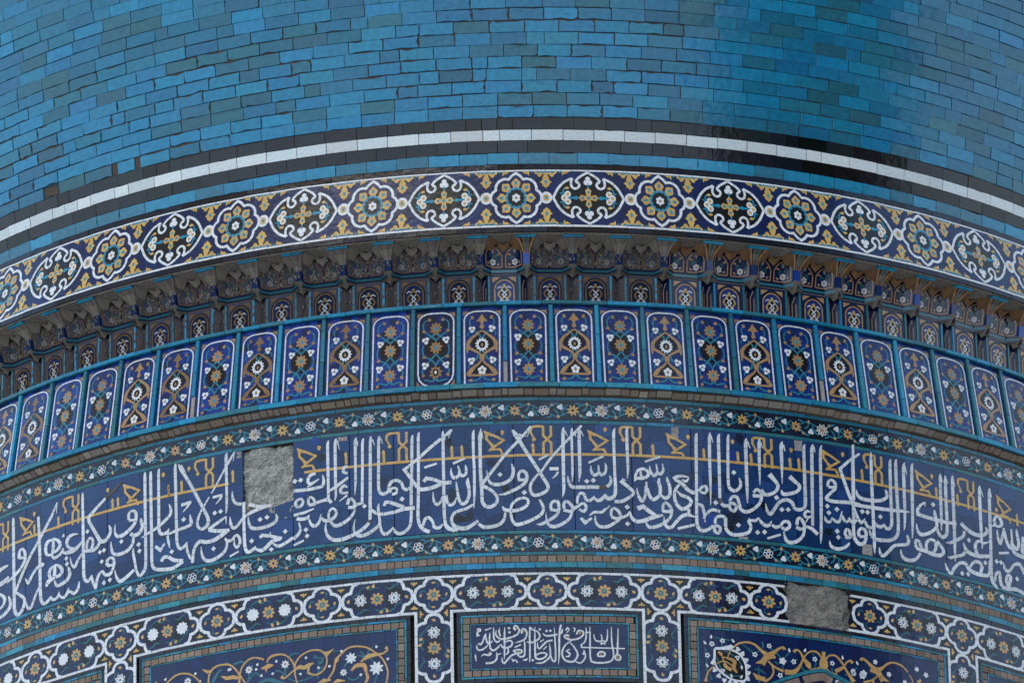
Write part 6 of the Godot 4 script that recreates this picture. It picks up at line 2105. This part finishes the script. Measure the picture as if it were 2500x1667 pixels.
func build_panels() -> void:
	var t := thing("small_inscription_panel", "small oblong blue panel of fine white writing framed in brick between two upright cartouches", "inscription panel")
	surround(t, -0.510, 0.890, -0.645, -1.212, true)
	small_ground(t, -0.398, 0.778, -1.100, -0.757)
	var i := 0
	for s in SMALL_WORDS.split("\n", false):
		var b := lbag()
		stroke(b, lift_to(parse(s)), 0.0040 + 0.00012 * (i % 13), -0.002, WHITE * rng.randf_range(0.9, 1.02), 0.055, 0.0018, 0.05)
		put("white_letter_stroke", b, M.white, t)
		i += 1
	for q in pairs_of("-115,-788 -112,-820 117,-801 167,-814 195,-813 59,-1045 469,-825 491,-825 443,-994 601,-911 579,-911"):
		var b := lbag()
		b.poly(diamond(q[0], SCRIPT_Y + q[1], 0.0115), 0.0058, -0.002, WHITE)
		put("white_letter_dot", b, M.white, t)
	for q in pairs_of("-348,-794 -67,-791 -8,-814 -51,-974 -266,-982 330,-867 417,-830 325,-862 573,-994 700,-1019"):
		var b := lbag()
		b.poly(disc(q[0], SCRIPT_Y + q[1], 0.011, 0.010, 9), 0.0036, -0.002, tone(OCHRE * 1.2))
		put("ochre_letter_filling", b, M.mosaic, t)
	var w := lbag()
	t = thing("left_arabesque_panel", "blue wall panel with curling gold stems and white stars, left of the small inscription", "mosaic panel")
	surround(t, -3.090, -0.860, -0.645, -1.40, false)
	small_ground(t, -2.978, -0.972, -1.40, -0.757)
	scrolls(t, GOLD_LEFT, "gold_stem", GOLD.lerp(OCHRE * 1.3, 0.35), 0.0026)
	scrolls(t, TEAL_LEFT, "teal_stem", TEAL * 0.85, 0.0016)
	for q in pairs_of("-2136,-928,33 -1841,-928,36 -1321,-943,47 -1124,-1041,58 -1379,-1050,30 -2654,-931,33"):
		var f := one("white_star", t, bloom(q[0], SCRIPT_Y + q[1], q[2], q[2] * 0.55, 8, 1.0, rng.randf()), 0.0030, WHITE, M.mosaic, lbag)
		if q[2] < 0.04:
			one("ochre_eye", f, disc(q[0], SCRIPT_Y + q[1], q[2] * 0.3, q[2] * 0.3, 8), 0.0040, OCHRE * 1.2, M.mosaic, lbag)
	for q in pairs_of("-1912,-894 -1942,-987 -2067,-897 -2076,-934 -2034,-990 -1674,-898 -1576,-989 -1395,-879 -1122,-872 -1036,-976 -1490,-988 -1245,-1082 -1719,-1021 -2291,-899 -2850,-877 -2549,-950 -2587,-882 -2304,-901"):
		one("white_bud", t, drop(q[0], SCRIPT_Y + q[1], 0.021, 0.024, rng.randf_range(-1.5, 1.5)), 0.0030, WHITE, M.mosaic, lbag)
	t = thing("right_arabesque_panel", "blue wall panel with gold scrolls, a white edged almond and a brick arch below", "mosaic panel")
	surround(t, 1.212, 3.445, -0.645, -1.40, false)
	small_ground(t, 1.324, 3.333, -1.40, -0.757)
	one("dark_almond", t, lift_poly("1447,-908 1511,-904 1556,-905 1636,-933 1682,-999 1691,-1074 1677,-1141 1630,-1144 1584,-1143 1505,-1102 1455,-1048 1442,-990"), 0.0012, BLACK * 1.2, M.mosaic, lbag)
	scrolls(t, GOLD_RIGHT, "gold_stem", GOLD.lerp(OCHRE * 1.2, 0.45), 0.0028)
	scrolls(t, TEAL_RIGHT, "teal_stem", TEAL * 0.8, 0.0018)
	scrolls(t, WHITE_RIGHT, "white_outline", WHITE, 0.0024)
	for q in pairs_of("1389,-965,22 1426,-872,23 1510,-841,21 1764,-927,22 1986,-956,31 1881,-847,21 2076,-951,22 2252,-909,21 2397,-922,21 1962,-1073,22 2575,-978,22 1624,-966,20 1505,-1079,19 2435,-1069,22 2650,-985,28"):
		var f := one("white_flower", t, bloom(q[0], SCRIPT_Y + q[1], q[2], q[2] * 0.5, 5 if q[2] > 0.02 else 3, 0.45, rng.randf() * 6.0), 0.0031, WHITE, M.mosaic, lbag)
		if q[2] < 0.026:
			one("dark_eye", f, disc(q[0], SCRIPT_Y + q[1], q[2] * 0.3, q[2] * 0.3, 7), 0.0041, NAVY * 0.4, M.mosaic, lbag)
	for q in pairs_of("1372,-867 1422,-816 1593,-834 1384,-1047 2043,-864 2172,-849 2486,-865 2610,-891 1573,-1114 1651,-1116 1656,-1040"):
		one("white_bud", t, drop(q[0], SCRIPT_Y + q[1], 0.018, 0.034, rng.randf_range(-0.6, 0.6)), 0.0030, WHITE, M.mosaic, lbag)
	for q in pairs_of("1580,-885 1629,-899 1665,-930 1693,-978 1706,-1026 1707,-1079 1700,-1126 1443,-1078 1473,-1123 1515,-1154 1560,-1165 1606,-1164 1658,-1162"):
		one("white_bead_flower", t, trefoil(q[0], SCRIPT_Y + q[1], 0.021, rng.randf() * 6.0), 0.0033, WHITE, M.mosaic, lbag)
	# mirror of the same drawing fills the far half of the panel
	var ax := 2.324
	for s in GOLD_RIGHT.split("\n", false):
		var q := lift_to(parse(s))
		var far := true
		for z in range(q.size()):
			q[z].x = 2 * ax - q[z].x
			if q[z].x < ax + 0.20:
				far = false
		if far and q[0].x < 3.31:
			drawn("gold_stem", t, q, 0.0027, GOLD.lerp(OCHRE * 1.2, 0.45), M.mosaic, lbag, 0.2)
	for q in pairs_of("1389,-965,22 1426,-872,23 1510,-841,21 1764,-927,22 1986,-956,31 1881,-847,21 2076,-951,22 2252,-909,21 2397,-922,21 1962,-1073,22 2575,-978,22 1624,-966,20 1505,-1079,19 2435,-1069,22 2650,-985,28"):
		if q[0] < ax - 0.15:
			one("white_flower", t, bloom(2 * ax - q[0], SCRIPT_Y + q[1] - 0.01, q[2], q[2] * 0.5, 5, 0.45, rng.randf() * 6.0), 0.0031, WHITE, M.mosaic, lbag)
	# the blind arch at the foot
	var ab := lbag()
	var arch: Array = lift_to(parse("w 1873 -1162 26 1987 -1102 26 2078 -1064 26 2199 -1017 26 2315 -991 28 2382 -1012 29 2473 -1040 30 2565 -1074 30"))
	stroke(ab, arch, 0.0050, 0, TEAL * 1.15, 0.09)
	put("turquoise_arch_band", ab, M.glaze, t)
	for z in range(2, arch.size() - 2):
		if z % 2:
			continue
		var p: Vector3 = arch[z]
		var e: Vector3 = arch[z + 1] - arch[z - 1]
		var n2 := Vector2(e.y, -e.x).normalized()
		if n2.y > 0:
			n2 = -n2
		var c := Vector2(p.x, p.y) + n2 * 0.052
		var tt := Vector2(-n2.y, n2.x)
		var b := lbag()
		var hw := 0.026
		b.slab(PackedVector2Array([c - tt * hw - n2 * 0.03, c + tt * hw - n2 * 0.03, c + tt * hw * 0.95 + n2 * 0.03, c - tt * hw * 0.95 + n2 * 0.03]), 0.006, 0, 0.003, tone(CLAYS[z % 4], 0.12), CLAY)
		put("arch_brick", b, M.clay, t)
	for q in [[-4.9, -3.407], [3.726, 4.9]]:
		var left: bool = q[0] < 0
		t = thing("outer_wall_panel", "edge of a brick framed wall panel cut off by the left border of the picture" if left else "edge of a brick framed wall panel cut off by the right border of the picture", "mosaic panel")
		surround(t, q[0], q[1], -0.645, -1.40, false)
		small_ground(t, q[0] + 0.112, q[1] - 0.112, -1.40, -0.757)

func lift_poly(s: String) -> PackedVector2Array:
	var out := PackedVector2Array()
	for p in mm(s):
		out.append(Vector2(p.x, p.y + SCRIPT_Y))
	return out

func scrolls(t: Node, text: String, called: String, col: Color, d: float) -> void:
	var i := 0
	for s in text.split("\n", false):
		drawn(called, t, lift_to(parse(s)), d + 0.00006 * (i % 9), tone(col, 0.08), M.mosaic, lbag, 0.22)
		i += 1

# ---------------------------------------------------------------- what stands round about, outside the picture
func build_surroundings() -> void:
	var g := MeshInstance3D.new()
	g.name = "ground"
	var pm := PlaneMesh.new()
	pm.size = Vector2(900, 900)
	g.mesh = pm
	var gm := StandardMaterial3D.new()
	gm.albedo_color = Color(0.80, 0.79, 0.77)
	gm.roughness = 0.9
	gm.albedo_texture = noise_tex(0.02, Color(0.8, 0.8, 0.8), Color(1, 1, 1), 5, 31)
	gm.uv1_triplanar = true
	gm.uv1_world_triplanar = true
	gm.uv1_scale = Vector3.ONE * 0.2
	g.material_override = gm
	g.set_meta("kind", "structure")
	add_child(g, true)
	var wl := Bag.new()
	for j in range(72):
		var a0 := TAU * j / 72.0
		var a1 := TAU * (j + 1) / 72.0
		var front := cos((a0 + a1) / 2) > 0.66
		var R := LOW_R - 0.02
		var top := Bag.rise(SCRIPT_Y - 1.38) if front else 25.2
		for q in range(14):
			var y0 := top * q / 14.0
			var y1 := top * (q + 1) / 14.0
			wl.quad(Vector3(R * sin(a0), y0, R * cos(a0)), Vector3(R * sin(a1), y0, R * cos(a1)), Vector3(R * sin(a1), y1, R * cos(a1)), Vector3(R * sin(a0), y1, R * cos(a0)), Vector3(sin(a0), 0, cos(a0)), tone(CLAY, 0.1))
	var w := put("drum_wall", wl, M.clay, self)
	w.set_meta("kind", "structure")
	# a tall brick gateway to the right: the dark shape that the glazes mirror
	var t := thing("brick_gateway", "tall brick gateway standing off to the right of the dome, outside the view", "gateway")
	t.position = GATE_AT
	t.rotation.y = GATE_TURN
	var W := 4.6
	var H := 52.0
	var shape := PackedVector2Array([Vector2(-W, 0), Vector2(-2.6, 0), Vector2(-2.6, 24)])
	for i in range(1, 12):
		var a := PI * i / 12.0
		shape.append(Vector2(-2.6 * cos(a), 24 + 6.0 * pow(sin(a), 0.8)))
	for p in [Vector2(2.6, 24), Vector2(2.6, 0), Vector2(W, 0), Vector2(W, H), Vector2(-W, H)]:
		shape.append(p)
	var b := Bag.new()
	b.flat = true
	b.poly(shape, 1.2, -1.2, CLAY * 0.8)
	var fr := put("gate_front", b, M.clay, t)
	var b2 := Bag.new()
	b2.flat = true
	b2.poly(PackedVector2Array([Vector2(-W + 0.01, 0), Vector2(W - 0.01, 0), Vector2(W - 0.01, H - 2), Vector2(-W + 0.01, H - 2)]), -1.25, -4.0, CLAY * 0.6)
	put("gate_back_wall", b2, M.clay, t)
	for s in [-1.0, 1.0]:
		var b3 := Bag.new()
		b3.flat = true
		b3.poly(disc(s * W, 0, 0.01, 0.01, 6), 0, 0, CLAY)
		var cyl := MeshInstance3D.new()
		cyl.name = "corner_tower"
		var cm := CylinderMesh.new()
		cm.top_radius = 0.7
		cm.bottom_radius = 0.95
		cm.height = H + 1.5
		cyl.mesh = cm
		cyl.position = Vector3(s * (W + 0.3), (H + 1.5) / 2, 0)
		var cmat := StandardMaterial3D.new()
		cmat.albedo_color = Color(0.43, 0.37, 0.33)
		cmat.roughness = 0.9
		cyl.material_override = cmat
		t.add_child(cyl, true)

const GATE_AT := Vector3(15.0, 0, 17.5)
const GATE_TURN := 0.80 + PI

func _ready() -> void:
	rng.seed = 20240611
	patchy.seed = 5
	patchy.frequency = 0.02
	# camera: a long lens at the foot of the building, looking up
	var cam := Camera3D.new()
	cam.name = "camera"
	cam.fov = 5.330718
	cam.near = 0.5
	cam.far = 2000.0
	cam.position = Vector3(0, EYE, 57.0000)
	cam.basis = Basis(Vector3(0.9998310, -0.0163953, -0.0083125), Vector3(0.0183571, 0.9141301, 0.4050053), Vector3(0.0009586, -0.4050894, 0.9142766))
	add_child(cam)
	cam.current = true
	# overcast sky
	var we := WorldEnvironment.new()
	we.name = "world"
	var env := Environment.new()
	env.background_mode = Environment.BG_SKY
	var sm := ProceduralSkyMaterial.new()
	sm.sky_top_color = Color(0.50, 0.61, 0.74)
	sm.sky_horizon_color = Color(0.90, 0.96, 1.0)
	sm.sky_curve = 0.3
	sm.ground_bottom_color = Color(0.66, 0.65, 0.64)
	sm.ground_horizon_color = Color(0.74, 0.74, 0.74)
	sm.sun_angle_max = 1.0
	var sky := Sky.new()
	sky.sky_material = sm
	env.sky = sky
	env.background_energy_multiplier = 1.0
	env.tonemap_mode = Environment.TONE_MAPPER_LINEAR
	env.tonemap_exposure = 2.75
	env.sdfgi_enabled = true
	env.ssao_enabled = true
	env.ssil_enabled = true
	we.environment = env
	add_child(we)
	var sun := DirectionalLight3D.new()
	sun.name = "sun"
	sun.light_energy = 0.2
	sun.light_angular_distance = 40.0
	sun.light_color = Color(1.0, 0.98, 0.95)
	sun.shadow_enabled = true
	sun.rotation = Vector3(-1.2, -0.6, 0)
	add_child(sun)
	materials()
	build_surroundings()
	build_dome()
	build_frieze()
	build_cornice()
	build_arcade()
	build_ledge()
	build_vine("dark border of flowers on a teal vine, the upper one, over the large white writing", 0.9775, 0.896, 1.059, [Vector2(-5.22, -1), Vector2(-4.338, 0), Vector2(-3.455, 1), Vector2(-0.714, 4), Vector2(0.18, 5), Vector2(3.703, 9), Vector2(4.584, 10)], 1.0)
	build_inscription()
	build_vine("dark border of flowers on a teal vine, the lower one, under the large white writing", -0.104, -0.175, -0.033, [Vector2(-5.35, -1), Vector2(-4.441, 0), Vector2(-3.532, 1), Vector2(0.12, 5), Vector2(2.787, 8), Vector2(3.672, 9), Vector2(4.556, 10)], -1.0)
	build_string_course()
	build_frame()
	build_panels()
